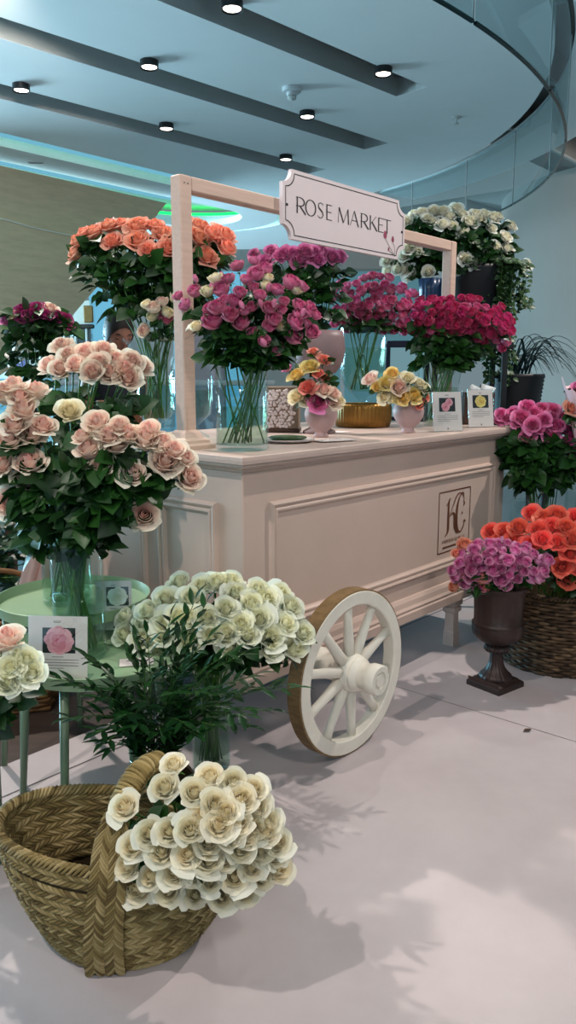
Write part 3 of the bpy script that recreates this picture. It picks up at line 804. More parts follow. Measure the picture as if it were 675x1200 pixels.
# printed rosebuds in the sign's lower right corner
b = MB(); bb = MB()
fb = lambda u, v: V((u, .3286, v))
for (x, z, s, bend) in ((1.272, 1.984, .030, -.01), (1.334, 1.972, .024, .008), (1.302, 1.925, .014, -.006)):
    ribbon(b, [(1.352, 1.898), ((1.352+x)/2+bend, (1.898+z)/2), (x, z-s*.5)], .0022, fb)
    for q, wq in ((-.2, .45), (.2, .45), (0, .55)):
        c_ = [(x+q*s, z-s*.55), (x+q*s*1.2, z-s*.1), (x+q*s*.9, z+s*.55)]
        ribbon(bb, c_, [s*wq*.5, s*wq, s*.06], lambda u, v: V((u, .3288, v)))
b.build('printed_stem', M['darkwood'], sg, smooth=False)
bb.build('printed_bud', mat('print_rose', '#a5506a', .6), sg, smooth=False)
b = MB()
for x, z in ((S0+.02, 2.012), (S1-.02, 2.012)):
    b.lathe([(0, .0), (.005, .001)], c=(0, 0, 0), n=10); 
b.v = []; b.f = []; b.c = []
for x, z in ((S0+.024, 2.012), (S1-.024, 2.012)): b.loft([[V((x+r*math.cos(a), y, z+r*math.sin(a))) for a in np.linspace(0, 2*PI, 10, endpoint=False)] for r, y in ((.006, .330), (.005, .3275))])
b.build('screw', M['ink'], sg, smooth=False)
# copper monogram on the front panel
b = MB(); fl = lambda u, v: V((u, .0485, v))
X0, X1, Z0, Z1 = 1.352, 1.648, .520, .812
for p in (((X0, Z0), (X1, Z0)), ((X1, Z0), (X1, Z1)), ((X1, Z1), (X0, Z1)), ((X0, Z1), (X0, Z0))): ribbon(b, p, .006, fl)
uu = lambda q: X0+(X1-X0)*q
vv = lambda q: Z0+(Z1-Z0)*q
def stroke(pts, ws): 
    P_ = spl([V((uu(p[0]), vv(p[1]), 0)) for p in pts], 6); n = len(P_)
    wl = [np.interp(i/(n-1), np.linspace(0, 1, len(ws)), ws) for i in range(n)]
    ribbon(b, [(p.x, p.y) for p in P_], [float(x) for x in wl], fl)
stroke([(.20, .26), (.27, .30), (.30, .40), (.30, .80), (.36, .88)], [.004, .010, .020, .016, .004])       # K stem
stroke([(.22, .76), (.27, .80), (.33, .78)], [.003, .007, .003])
stroke([(.36, .58), (.44, .62), (.50, .55), (.52, .38), (.60, .27), (.66, .30)], [.004, .012, .022, .024, .010, .003])   # K leg
stroke([(.33, .56), (.44, .74), (.56, .90), (.68, .93), (.76, .86)], [.004, .007, .009, .006, .003])       # K arm
stroke([(.80, .80), (.76, .92), (.66, .88), (.58, .72), (.56, .50), (.60, .33), (.70, .27), (.80, .36), (.84, .44)], [.004, .010, .008, .018, .024, .018, .008, .010, .003])   # C
stroke([(.78, .80), (.81, .74), (.78, .70)], [.004, .012, .004]); stroke([(.73, .585), (.765, .585)], [.012, .012])
stroke([(.77, .42), (.83, .45), (.88, .42)], [.003, .009, .003])
x = .13
r_ = random.Random(3)
for kx in range(13):                                                                                         # name line too small to read
    ribbon(b, [(uu(x), vv(.145)), (uu(x), vv(.205))], .0035, fl)
    if r_.random() < .6: ribbon(b, [(uu(x), vv(.20 if r_.random() < .5 else .15)), (uu(x+.035), vv(.20 if r_.random() < .5 else .15))], .0026, fl)
    if r_.random() < .5: ribbon(b, [(uu(x+.035), vv(.145)), (uu(x+.035), vv(.205))], .0026, fl)
    x += .057
ribbon(b, [(uu(.14), vv(.075)), (uu(.86), vv(.075))], .009, fl)
lg = b.build('monogram', M['copper'], ct, smooth=False); lg['label'] = 'copper monogram in a thin square frame'
# wheels
def wheel(al, yo, sgn, parent):
    R, r, h = .30, .248, .026
    w_ = MB()
    def P(rad, a, y): return V((al+rad*math.cos(a), yo+y*sgn, R+.004+rad*math.sin(a)))
    n = 72
    rings = []
    for (rad, y) in ((R-.004, -h), (R-.0005, -h+.004), (R-.0005, h-.004), (R-.004, h), (r+.004, h), (r, h-.004), (r, -h+.004), (r+.004, -h), (R-.004, -h)):
        rings.append([P(rad*(1+.004*math.sin(5*a)*(1 if rad < .27 else 0)), a, y) for a in np.linspace(0, 2*PI, n, endpoint=False)])
    w_.loft(rings, cap=False); wo = w_.build('wheel', M['wheel'], parent, angle=40)
    t_ = MB(); t_.loft([[P(rad, a, y) for a in np.linspace(0, 2*PI, n, endpoint=False)] for (rad, y) in ((R-.002, -h+.002), (R+.004, -h+.004), (R+.004, h+.006), (R-.002, h+.006), (R-.002, -h+.002))], cap=False)
    t_.build('tyre', M['tire'], wo, angle=40)
    for k_ in range(10):
        a = math.radians(94)+k_*2*PI/10
        s_ = MB(); ca, sa = math.cos(a), math.sin(a); rr_ = []
        for (rad, wd, th) in ((.05, .024, .022), (.12, .020, .019), (.20, .017, .015), (r+.006, .020, .016)):
            c_ = V((al+rad*ca, yo, R+.004+rad*sa)); tx = V((-sa, 0, ca))
            rr_.append([c_+tx*(wd*math.cos(q))+V((0, th*math.sin(q), 0)) for q in np.linspace(0, 2*PI, 10, endpoint=False)])
        s_.loft(rr_); s_.build('spoke', M['wheel'], wo)
    hb = MB(); pr = [(.0, -.135), (.022, -.135), (.024, -.128), (.030, -.128), (.032, -.136), (.050, -.136), (.055, -.128), (.055, -.098), (.050, -.092), (.047, -.06), (.060, -.05), (.064, -.04), (.060, -.034), (.068, -.028), (.070, .0), (.068, .028), (.056, .036), (.050, .06), (.048, .12), (.058, .13), (.058, .17), (0, .17)]
    rings = [[V((al+q*math.cos(a), yo+y*sgn, R+.004+q*math.sin(a))) for a in np.linspace(0, 2*PI, 32, endpoint=False)] for q, y in [(max(q, .0005), y) for q, y in pr]]
    hb.loft(rings); hb.build('hub', M['wheel'], wo, angle=50)
    return wo
wheel(.335, -.20, 1, ct); wheel(.335, D_+.20, -1, ct)
b = MB(); b.tube([V((.335, -.10, .304)), V((.335, D_+.10, .304))], .028, 12); b.build('axle', M['wheel'], ct)
for y in (.14, D_-.14):
    b = MB(); b.box(.30, .37, y-.03, y+.03, .29, .36); b.build('axle_block', M['cart'], ct, smooth=False)
# ================================================================== VESSELS, TABLES, CARDS
TZ = 1.0903
def top(x, y): return atz(x, y, TZ)
def on(px, zc, z):
    """point at height z, seen at column px, zc away"""
    P = at(px, 600, zc); zc_y = (zc+math.sin(PITCH)*(z-EYE.z))/math.cos(PITCH)
    return V((CR.x*(px-337.5)/FPX*zc, zc_y, z))
def glass_vase(name, label, loc, prof, water, n=48, mod=None, group=None, foot=None, tint='glass'):
    t = thing(name, label, 'vase', loc, 0, group)
    MB().lathe(prof, n=n, mod=mod).build('glass_wall', M[tint], t)
    if water:
        z0, z1 = water
        inner = []
        for z in np.linspace(z0, z1, 7):
            r = np.interp(z, [p[1] for p in prof[:WALLN[0]]] if WALLN[0] else [p[1] for p in prof], [p[0] for p in prof[:WALLN[0]]] if WALLN[0] else [p[0] for p in prof])
            inner.append((float(r)*.95, float(z)))
        MB().lathe([(0, z0)]+inner+[(0, z1)], n=n).build('water', M['water'], t)
    return t
WALLN = [0]
def cyl(r, h, base=.018, wall=.004):
    WALLN[0] = 5
    return [(0, 0), (r*.94, 0), (r, .006), (r, h*.5), (r, h-.002), (r-wall*.5, h), (r-wall, h-.002), (r-wall, h*.5), (r-wall, base), (0, base)]
# cylinder on the cart's near corner
V1 = top(284, 527); 
glass_vase('glass_vase', 'clear glass cylinder vase of spray roses on the near corner of the cart', V1, cyl(.094, .295, .02), (.022, .152))
# trumpet vase with the coral roses
V2 = top(183, 516)
WALLN[0] = 0
tp = [(.078, 0), (.075, .008), (.05, .022), (.022, .045), (.018, .06), (.028, .075), (.062, .095), (.078, .13), (.074, .18), (.070, .24), (.080, .32), (.105, .385), (.122, .405)]
glass_vase('trumpet_vase', 'footed clear glass vase with flared lip holding the coral roses', V2, tp, (.10, .25), mod=lambda a, i, z: 1+.015*math.cos(16*a))
V2b = on(226, 3.35, TZ)
tp2 = [(.07, 0), (.068, .01), (.03, .03), (.02, .05), (.04, .07), (.075, .10), (.088, .16), (.09, .24), (.08, .32), (.06, .36), (.055, .375)]
glass_vase('glass_jar', 'rounded clear glass jar on the cart just behind the left post', V2b, tp2, (.09, .2), mod=lambda a, i, z: 1+.02*math.cos(14*a))
# mauve urn with the orchid pink roses
V3 = on(374, 3.62, TZ)
t = thing('footed_urn', 'dusky mauve footed urn behind the yellow roses', 'vase', V3)
MB().lathe([(0, 0), (.075, 0), (.075, .012), (.03, .035), (.024, .20), (.035, .255), (.075, .275), (.106, .32), (.116, .38), (.110, .43), (.102, .46), (.094, .46), (.10, .40), (.09, .33), (0, .28)], n=48).build('bowl', M['mauve_dark'], t)
# goblet behind the gold bowl
V4 = on(424, 4.12, TZ)
gp = [(.08, 0), (.078, .008), (.03, .02), (.018, .05), (.018, .10), (.03, .12), (.02, .135), (.05, .16), (.10, .215), (.118, .28), (.12, .36), (.122, .44), (.124, .50)]
glass_vase('goblet_vase', 'large glass goblet vase of raspberry roses behind the gold bowl', V4, gp, (.18, .40))
V5 = top(425, 500)
t = thing('ribbed_bowl', 'round gold bowl with vertical ribs between the two small pots', 'bowl', V5)
MB().lathe([(0, 0), (.125, 0), (.138, .006), (.146, .04), (.146, .10), (.143, .118), (.138, .12), (.132, .116), (.132, .03), (0, .02)], n=180, mod=lambda a, i, z: 1+(.012*math.cos(45*a) if 1 < i < 5 else 0)).build('bowl', M['gold'], t)
# glass vase of the hot pink roses
V6 = on(513, 4.15, TZ)
glass_vase('glass_vase', 'ribbed clear glass vase of hot pink roses behind the two picture cards', V6, [(.07, 0), (.075, .01), (.085, .10), (.10, .20), (.115, .29), (.118, .30)], (.02, .2), mod=lambda a, i, z: 1+.018*math.cos(20*a))
# two small mauve pots
POT = [(0, 0), (.032, 0), (.034, .006), (.026, .018), (.030, .026), (.052, .045), (.068, .075), (.072, .10), (.066, .125), (.058, .138), (.052, .138), (.06, .10), (.045, .05), (0, .04)]
P1p = top(376, 512); P2p = top(478, 507)
for P_, lab in ((P1p, 'small round mauve pot with yellow and pink roses beside the printed cards'), (P2p, 'small round mauve pot with yellow and coral roses left of the picture cards')):
    t = thing('round_pot', lab, 'pot', P_, 0, 'small mauve pots on the cart')
    k = 1.0
    MB().lathe(POT, n=44).build('pot', M['mauve'], t)
# textured box behind the plate
Bx = top(331, 507)
t = thing('textured_box', 'taupe box with pearly raised pattern behind the cylinder vase', 'box', Bx, math.radians(-6))
MB().box(-.075, .075, 0, .10, 0.012, .20, .004).build('box', M['boxtan'], t, smooth=False)
MB().box(-.08, .08, -.005, .105, 0, .02, .004).build('base', M['darkwood'], t, smooth=False)
MB().box(-.077, .077, -.002, .102, .20, .212, .004).build('lid', M['boxtan'], t, smooth=False)
mb = MB(); r_ = random.Random(5)
for (x, z) in hexpts([(-.074, .025), (.05, .025), (.055, .12), (.02, .195), (-.074, .195)], .016, 4):
    r = .0085*r_.uniform(.8, 1.1)
    mb.lathe([(r, 0), (r*.9, .004), (r*.5, .0068), (0, .0075)], n=9)
    m_ = 4*9
    for q in range(len(mb.v)-m_, len(mb.v)):
        a, b_, c_ = mb.v[q]; mb.v[q] = (x+a, -.001-c_, z+b_)
o = mb.build('pearl_pattern', M['pearl'], t); o['kind'] = 'stuff'
# plate with a book or tray edge
Pp = top(338, 518)
t = thing('plate', 'flat pale plate with a dark rim line at the cart front', 'plate', Pp)
MB().lathe([(0, .0), (.07, 0), (.085, .003), (.105, .010), (.107, .013), (.104, .014), (.082, .008), (0, .006)], n=56).build('plate', M['stone'], t)
t = tag(MB().lathe([(0, 0), (.075, 0), (.078, .004), (.07, .008), (0, .008)], n=40, mod=lambda a, i, z: 1+.03*math.cos(3*a)).build('moss_mat', M['ivy']), 'flat green mat lying on the pale plate', 'mat')
t.location = Pp+V((-.005, .01, .0145))
# printed cards lying on the worktop
for i, (x, y, rz, lab) in enumerate(((391, 517, -.65, 'white printed card with sketch lying in front of the mauve pot'), (388, 507, -.3, 'blank white card partly under the printed card'))):
    P_ = top(x, y); t = thing('printed_card', lab, 'card', P_+UP*(.0045 if i == 0 else .001), math.radians(42)+rz*.3, 'cards lying on the cart')
    MB().box(-.085, .085, -.05, .05, 0, .002).build('card', M['paper'], t, smooth=False)
    if i == 0:
        b = MB(); r_ = random.Random(2)
        for kx in range(7):
            x0 = -.055+kx*.016; p_ = [(x0+r_.uniform(-.008, .008), -.02+r_.uniform(0, .045)) for _ in range(4)]
            ribbon(b, p_, .0035, lambda u, v: V((u, v, .0022)))
        b.build('sketch', M['title'], t, smooth=False)
# picture cards in acrylic stands
def print_flower(mb, cx, cz, r, f, seed, layers=6):
    r_ = random.Random(seed)
    for L in range(layers):
        t_ = 1-L/layers; npet = max(3, int(8*t_))
        for k_ in range(npet):
            a = 2*PI*(k_+.5*(L % 2))/npet+r_.uniform(-.15, .15); rr = r*t_*.62; pr = r*(.42*t_+.12)
            c0 = (cx+rr*math.cos(a), cz+rr*math.sin(a)); n_ = 10; val = (1-t_*.9, .9, 0, 1)
            val = ((t_*.85+r_.uniform(-.32, .22)), .9, 0, 1)
            mb.add([f(c0[0]+pr*math.cos(q)*(1+.1*math.cos(3*q+k_)), c0[1]+pr*.9*math.sin(q), .0002+L*.00012+k_*.00001) for q in np.linspace(0, 2*PI, n_, endpoint=False)], [tuple(range(n_))], [val]*n_)
def print_mat(name, cin, cout):
    t = NT(name); at_ = t.n('ShaderNodeAttribute', attribute_name='pet'); sp = t.n('ShaderNodeSeparateColor'); t.l(at_.outputs['Color'], sp.inputs[0])
    m = t.n('ShaderNodeMix', data_type='RGBA'); t.l(sp.outputs[0], m.inputs[0]); m.inputs[6].default_value = lin(cin); m.inputs[7].default_value = lin(cout)
    p = t.n('ShaderNodeBsdfPrincipled'); t.set(p, Roughness=.4); t.l(m.outputs[2], p.inputs['Base Color']); t.l(p.outputs[0], t.out.inputs[0]); return t.m
def picture_card(P, rz, w, h, ph, label, m, seed, tilt=8, flowers=((0, 0, 1),), group='picture cards in clear stands'):
    t = thing('card_stand', label, 'card stand', P, rz, group)
    ti = math.radians(tilt); ca, sa = math.cos(ti), math.sin(ti)
    f = lambda u, v, d=0: V((u, v*sa-d*ca, .002+v*ca+d*sa))            # leaning back, d towards the viewer
    def plate(x0, x1, z0, z1, d0, d1): return MB().loft([[f(x0, z0, d), f(x1, z0, d), f(x1, z1, d), f(x0, z1, d)] for d in (d0, d1)])
    plate(-w/2-.004, w/2+.004, -.0, h+.004, .0035, .006).build('clear_front', M['acrylic'], t, smooth=False)
    MB().loft([[V((-w/2-.004, y, z)), V((w/2+.004, y, z)), V((w/2+.004, y, z+.003)), V((-w/2-.004, y, z+.003))] for y, z in ((.0, 0), (.05, 0))]).build('clear_foot', M['acrylic'], t, smooth=False)
    cd = plate(-w/2, w/2, .002, h, -.001, .002).build('card', M['paper'], t, smooth=False)
    x0, x1, z0, z1 = ph
    plate(x0*w, x1*w, z0*h, z1*h, .0021, .0024).build('photo', M['photo'], cd, smooth=False)
    mb = MB(); cx, cz = (x0+x1)/2*w, (z0+z1)/2*h; R_ = min((x1-x0)*w, (z1-z0)*h)*.5
    for (dx, dz, s) in flowers: print_flower(mb, cx+dx*R_, cz+dz*R_, R_*s, lambda u, v, d: f(u, v, .0026+d), seed)
    mb.build('photo_rose', m, cd, smooth=False)
    b = MB(); r_ = random.Random(seed); fz = lambda u, v: f(u, v, .0024)
    zz = .92*h
    for k_ in range(5): ribbon(b, [((-.06+.026*k_)*w, zz-.016*h), ((-.06+.026*k_)*w, zz+.016*h)], .008*w, fz); 
    ribbon(b, [(-.06*w, zz-.016*h), (.05*w, zz-.016*h)], .006*w, fz)
    b.build('title', M['title'], cd, smooth=False)
    b = MB()
    for k_ in range(5):
        z_ = z0*h-(.06+.045*k_)*h
        if k_ == 0: ribbon(b, [(-.1*w, z_), (.1*w, z_)], .012*h, fz)
        elif z_ > .12*h: ribbon(b, [(-.36*w, z_), ((.36 if k_ < 4 else .1)*w, z_)], .010*h, fz)
    b.loft([[f(x, z, .0024) for x, z in ((-.03*w, .05*h), (.03*w, .05*h), (.02*w, .09*h), (-.02*w, .09*h))]]*2, cap=True) if z0 > .45 else None
    b.build('small_print', M['text'], cd, smooth=False)
    return t
PR_pink, PR_yel, PR_wh = print_mat('print_pink', '#c9607a', '#eeb4bc'), print_mat('print_yellow', '#c99a2a', '#f3e08a'), print_mat('print_white', '#c9ccb0', '#eef0ea')
ry = math.radians(22)
picture_card(top(525, 506), ry, .158, .185, (-.28, .28, .50, .85), 'left picture card with two pink roses standing on the cart', PR_pink, 1, flowers=((-.3, -.3, .62), (.35, .35, .55)))
picture_card(top(564, 501), ry, .150, .188, (-.32, .32, .52, .86), 'right picture card with a yellow rose on the cart end', PR_yel, 2, flowers=((0, 0, .9),))
picture_card(atz(68, 797, .515), math.radians(-4), .168, .178, (-.26, .30, .42, .82), 'card with a large pink rose photo on the front green tray', PR_pink, 3, flowers=((0, 0, 1.05),))
picture_card(on(134, 2.62, .515), math.radians(6), .118, .165, (-.2, .42, .5, .88), 'card with a white rose photo behind the tall blush vase', PR_wh, 4, flowers=((0, 0, .95),))

# ---------------------------------------------------------------- sage green tray tables
def tray_table(c, r, h, label, angs, rot=0):
    t = thing('tray_table', label, 'table', (c[0], c[1], 0), 0, 'round sage tray tables')
    MB().lathe([(0, h-.012), (r-.02, h-.012), (r-.008, h-.008), (r, h+.028), (r+.001, h+.030), (r-.003, h+.031), (r-.012, h-.0), (r-.022, h-.002), (0, h-.002)], n=80).build('tray', M['sage'], t, angle=50)
    for a in angs:
        a = math.radians(a); ca, sa = math.cos(a), math.sin(a)
        P_ = [V((r*.86*ca, r*.86*sa, h-.012)), V((r*1.02*ca, r*1.02*sa, 0))]
        MB().tube(P_, [.0135, .0105], 10).build('leg', M['leg_sage'], t)
        
TF = (-.57, 2.30); TB = (-.74, 2.62)
tray_table(TF, .285, .513, 'front round sage green tray table with splayed legs behind the palm basket', (172, 258, 300, 60))
tray_table(TB, .26, .58, 'rear round sage green tray table half hidden behind the tall blush vase', (190, 240, 30, 105))
# blush rose vases on the trays
V7 = atz(95, 768, .5135)
glass_vase('glass_vase', 'tall clear glass cylinder vase of blush roses on the front green tray', V7, cyl(.078, .385, .02), (.022, .20))
V8 = atz(80, 704, .5805)
glass_vase('glass_vase', 'clear glass cylinder vase of blush roses on the rear green tray', V8, cyl(.085, .32, .02), (.022, .18))
# flat card on the front tray
P_ = atz(160, 776, .5135); t = thing('flat_card', 'small white card lying flat on the front green tray', 'card', P_, .2)
MB().box(-.05, .05, -.03, .03, 0, .002).build('card', M['paper'], t, smooth=False)
b = MB(); ribbon(b, [(-.03, .01), (.0, .01)], .006, lambda u, v: V((u, v, .0022))); b.build('title', M['title'], t, smooth=False)
# white rose vase on the floor, ruscus vase behind the basket
V9 = atz(248, 901, 0)
glass_vase('glass_vase', 'clear glass cylinder vase of white roses standing on the floor', V9, cyl(.066, .33, .02), (.022, .22))
V10 = V((-.375, 2.06, 0))
glass_vase('glass_vase', 'clear glass vase of dark ruscus branches behind the palm basket', V10, cyl(.07, .30, .02), (.022, .2))

# ---------------------------------------------------------------- woven palm basket
BC = V((-.40, 1.755, 0)); BH = .272
def herring(mb, f, L, Wd, nL, rows=2, lift=.005, seed=0, skew=1.0, gap=.88, ns=3):
    """herringbone weave: f(u, v, h) maps run length u (0..L), width v (0..Wd), height h"""
    r_ = random.Random(seed); du = L/nL; hw = Wd/rows
    for r in range(rows):
        sg_ = 1 if r % 2 == 0 else -1
        for i in range(nL):
            u0 = i*du; val = r_.random(); vs = []; fs = []; n_ = 4
            for a in range(n_+1):
                s = a/n_; v = r*hw+hw*s; uc = u0+sg_*skew*du*2.2*(s-.5)
                hgt = lift*(math.sin(PI*s)**.6)*(1 if (i % 2) else .8)+.0008
                for b_ in (-1, -.45, .45, 1):
                    vs.append(f(uc+b_*du*.5*gap*1.25, v, hgt*(1.0 if abs(b_) < .9 else .15)))
            for a in range(n_):
                for b_ in range(3):
                    k_ = a*4+b_; fs.append((k_, k_+1, k_+5, k_+4))
            mb.add(vs, fs, [(val, 0, 0, 1)]*len(vs))
bt = thing('palm_basket', 'large woven palm leaf basket with wrapped handle holding ivory roses', 'basket', BC, math.radians(-3))
def bsurf(th, z, h=0):
    s = max(0, min(1, z/BH)); k_ = s**.8
    ax = .178+(.312-.178)*k_+.012*math.sin(PI*s); ay = .150+(.186-.150)*k_+.012*math.sin(PI*s)
    zz = z+.016*math.cos(2*th)*s+.006*math.sin(3*th+1)*s
    nx, ny = math.cos(th)/ax, math.sin(th)/ay; l = math.hypot(nx, ny)
    return V((ax*math.cos(th)+nx/l*h, ay*math.sin(th)+ny/l*h, zz+.001))
mb = MB(); nb = 8
for k_ in range(nb):
    z0, z1 = BH*(k_-.04)/nb, BH*(k_+1.04)/nb
    herring(mb, lambda u, v, h, z0=z0, z1=z1, k_=k_: bsurf(u+.12*k_, max(0, z0+v+.011*math.sin(u+.6)*(1 if 0 < k_ < nb-1 else 0)), h), 2*PI, z1-z0, 96+k_*5, 2, .0075, seed=k_)
mb.build('woven_wall', M['straw'], bt)
mb = MB(); n = 60
mb.loft([[bsurf(2*PI*j/n, z, -.001) for j in range(n)] for z in np.linspace(0, BH, 9)]+[[bsurf(2*PI*j/n, z, -.012) for j in range(n)] for z in np.linspace(BH, .012, 9)], cap=True)
mb.build('lining', M['strawin'], bt)
mb = MB()
for k_ in range(5):
    z0, z1 = BH*(k_+2.9)/8, BH*(k_+4.0)/8
    herring(mb, lambda u, v, h, z0=z0: bsurf(u, z0+v, -.012-h), 2*PI, z1-z0, 84, 2, .007, seed=40+k_)
mb.build('woven_inside', M['straw'], bt)
mb = MB(); r_ = random.Random(3)                                                  # braided rim
for k_ in range(150):
    a = 2*PI*k_/150; val = r_.random(); vs = []
    pts_ = []
    for s in np.linspace(-.5, 1.5, 7):
        aa = a+s*2*PI/150*2.4; q = PI*(s+.1)
        c_ = bsurf(aa, BH, -.006); o_ = (bsurf(aa, BH, 1)-bsurf(aa, BH, 0))
        pts_.append(c_+o_*(.0125*math.cos(q))+UP*(.006+.0115*math.sin(q)))
    mb.tube(pts_, [.002, .004, .005, .0055, .005, .004, .002], 5, cols=[(val, 0, 0, 1)]*35)
mb.build('braided_rim', M['straw'], bt)
# handle: a wide plaited strap up the front, twine-wrapped crest, and down to the far rim
hp = []
th0 = math.radians(-93); thb = math.radians(62)
for z in np.linspace(.004, BH+.01, 9): hp.append(bsurf(th0+.10*(z/BH), z, .012))
for q in ((.015, -.165, .335), (.03, -.12, .400), (.05, -.06, .436), (.075, 0, .438), (.10, .06, .41), (.115, .12, .36), (.12, .155, .30), (.12, .165, .25)): hp.append(V(q))
hp = spl(hp, 6)
cum = [0]
for a, b_ in zip(hp, hp[1:]): cum.append(cum[-1]+(b_-a).length)
TLn = cum[-1]
def hpt(u):
    u = min(max(u, 0), TLn-1e-5); i = 0
    import bisect
    i = max(0, bisect.bisect_right(cum, u)-1); i = min(i, len(hp)-2)
    f = (u-cum[i])/(cum[i+1]-cum[i]+1e-9); p = hp[i].lerp(hp[i+1], f); t_ = (hp[min(i+2, len(hp)-1)]-hp[max(0, i-1)]).normalized()
    s_ = V((1, .12, 0)); s_ = (s_-t_*s_.dot(t_)).normalized(); return p, s_, s_.cross(t_)
def hwid(u):
    s = u/TLn
    return float(np.interp(s, [0, .1, .36, .47, .53, .68, .75, 1], [.092, .090, .080, .062, .040, .036, .05, .07]))
def hsurf(u, v, h):
    p, s_, n_ = hpt(u); w_ = hwid(u)
    return p+s_*(v*w_)+n_*(h+.010*(1-(2*v)**2)*0+.004)
hd = MB()
herring(hd, lambda u, v, h: hsurf(u, v-.5, h), TLn*.56, 1.0, 46, 4, .005, seed=77, skew=1.2)
ho = hd.build('handle', M['straw'], bt); hd = MB()
herring(hd, lambda u, v, h: hsurf(u+TLn*.70, v-.5, h), TLn*.30, 1.0, 24, 4, .005, seed=78, skew=1.2)
hd.build('far_strap', M['straw'], ho)
mb = MB()
N_ = 60
mb.loft([[hsurf(u, v, .0) for v in (-.49, .49)]+[hsurf(u, v, -.008) for v in (.49, -.49)] for u in np.linspace(0, TLn, N_)]); mb.build('handle_core', M['strawin'], ho, smooth=False)
mb = MB(); r_ = random.Random(8)                                                  # wrapped twine
for k_ in range(26):
    u = TLn*(.515+.185*k_/26); p, s_, n_ = hpt(u); t_ = n_.cross(s_); val = r_.random()
    rr = .024+.003*r_.random()
    ring_ = [p+s_*(rr*math.cos(a))+n_*(rr*.8*math.sin(a)+.002)+t_*(.004*math.sin(a+k_)) for a in np.linspace(0, 2*PI, 17)]
    mb.tube(ring_, .0048, 5, cols=[(val, 0, 0, 1)]*85)
mb.build('wrapped_twine', M['twine'], ho)

# ---------------------------------------------------------------- urn, wicker basket at right
UB = atz(580, 803, 0)
t = thing('cast_iron_urn', 'dark brown fluted pedestal urn with square foot right of the cart', 'urn', UB, math.radians(38))
b = MB()
def sq(r, z): return [V((-r, -r, z)), V((r, -r, z)), V((r, r, z)), V((-r, r, z))]
b.loft([sq(r, z) for r, z in ((.088, 0), (.088, .020), (.084, .026), (.074, .032), (.066, .040))]); b.build('foot', M['urn'], t, smooth=False)
fl_ = lambda amp, n_: (lambda a, i, z: 1+amp*math.cos(n_*a))
MB().lathe([(.07, .039), (.072, .046), (.066, .056), (.055, .066), (.04, .085), (.031, .11), (.028, .14), (.030, .16), (.028, .162)], n=96, mod=fl_(.02, 20)).build('stem', M['urn'], t)
MB().lathe([(.030, .16), (.050, .163), (.054, .172), (.052, .185), (.045, .192), (.035, .196), (.05, .20)], n=96, mod=fl_(.05, 22)).build('collar', M['urn'], t)
MB().lathe([(.0, .195), (.05, .20), (.085, .215), (.105, .238), (.111, .26), (.111, .278), (.108, .286), (.112, .290), (.106, .296), (.103, .300), (.104, .36), (.108, .42), (.114, .445), (.124, .455), (.124, .462), (.112, .462), (.10, .42), (.095, .3), (0, .25)], n=112, mod=lambda a, i, z: 1+(.012*abs(math.cos(9*a)) if 2 < i < 13 else 0)).build('bowl', M['urn'], t)
WB = V((1.30, 3.62, 0))
t = thing('wicker_basket', 'tall round brown wicker basket of coral roses at the right edge', 'basket', WB)
def wsurf(z): s = z/.36; return .235+.05*math.sin(PI*min(1, s*.75+.1))-.02*s
mb = MB(); r_ = random.Random(9); nst = 40
for k_ in range(23):
    z = .012+.015*k_; ph = (k_ % 2)*PI; val0 = r_.random()
    n = nst*4; pts_ = []
    rad = wsurf(z)
    for j in range(n+1):
        a = 2*PI*j/n; rr = rad+.0065*math.cos(nst*a/2*1.0+ph)
        pts_.append(V((rr*math.cos(a), rr*math.sin(a), z+.0012*math.sin(3*a+k_))))
    cs_ = []
    for j in range(n+1):
        vv_ = (val0+.3*math.sin(j*.37+k_)+1) % 1
        cs_ += [(vv_, 0, 0, 1)]*5
    mb.tube(pts_, .0082, 5, cap=False, cols=cs_)
mb.build('woven_side', M['wicker'], t)
mb = MB()
for j in range(nst):
    a = 2*PI*(j+.5)/nst*1.0
    mb.tube([V((wsurf(z)*math.cos(a), wsurf(z)*math.sin(a), z)) for z in np.linspace(.002, .352, 7)], .005, 5, cols=[(.4, 0, 0, 1)]*35)
mb.build('stakes', M['wicker'], t)
mb = MB()
for k_ in range(90):
    a = 2*PI*k_/90; val = r_.random(); rad = wsurf(.36)
    pts_ = [V(((rad+.011*math.cos(PI*s))*math.cos(a+s*.17), (rad+.011*math.cos(PI*s))*math.sin(a+s*.17), .357+.010*math.sin(PI*s))) for s in np.linspace(0, 1, 6)]
    mb.tube(pts_, .0075, 5, cols=[(val, 0, 0, 1)]*30)
mb.build('braided_rim', M['wicker'], t)
MB().lathe([(0, .01), (.21, .01), (.25, .18), (.24, .33), (.235, .33), (.24, .18), (.0, .03)], n=40).build('lining', M['strawin'], t)

# ---------------------------------------------------------------- vessels behind and right of the cart
VR1 = on(628, 4.15, -.006); VR2 = on(603, 4.35, -.006)
WALLN[0] = 5
glass_vase('floor_vase', 'tall clear glass floor vase of pink roses right of the cart', VR1, cyl(.09, .68, .02), (.03, .4))
glass_vase('floor_vase', 'tall narrow glass floor vase tucked against the cart end', VR2, cyl(.055, .70, .02), (.03, .4))
VR3 = on(668, 4.0, -.006)
glass_vase('floor_vase', 'tall clear glass floor vase at the right edge holding the wrapped bouquet', VR3, cyl(.07, .80, .02), (.03, .4))
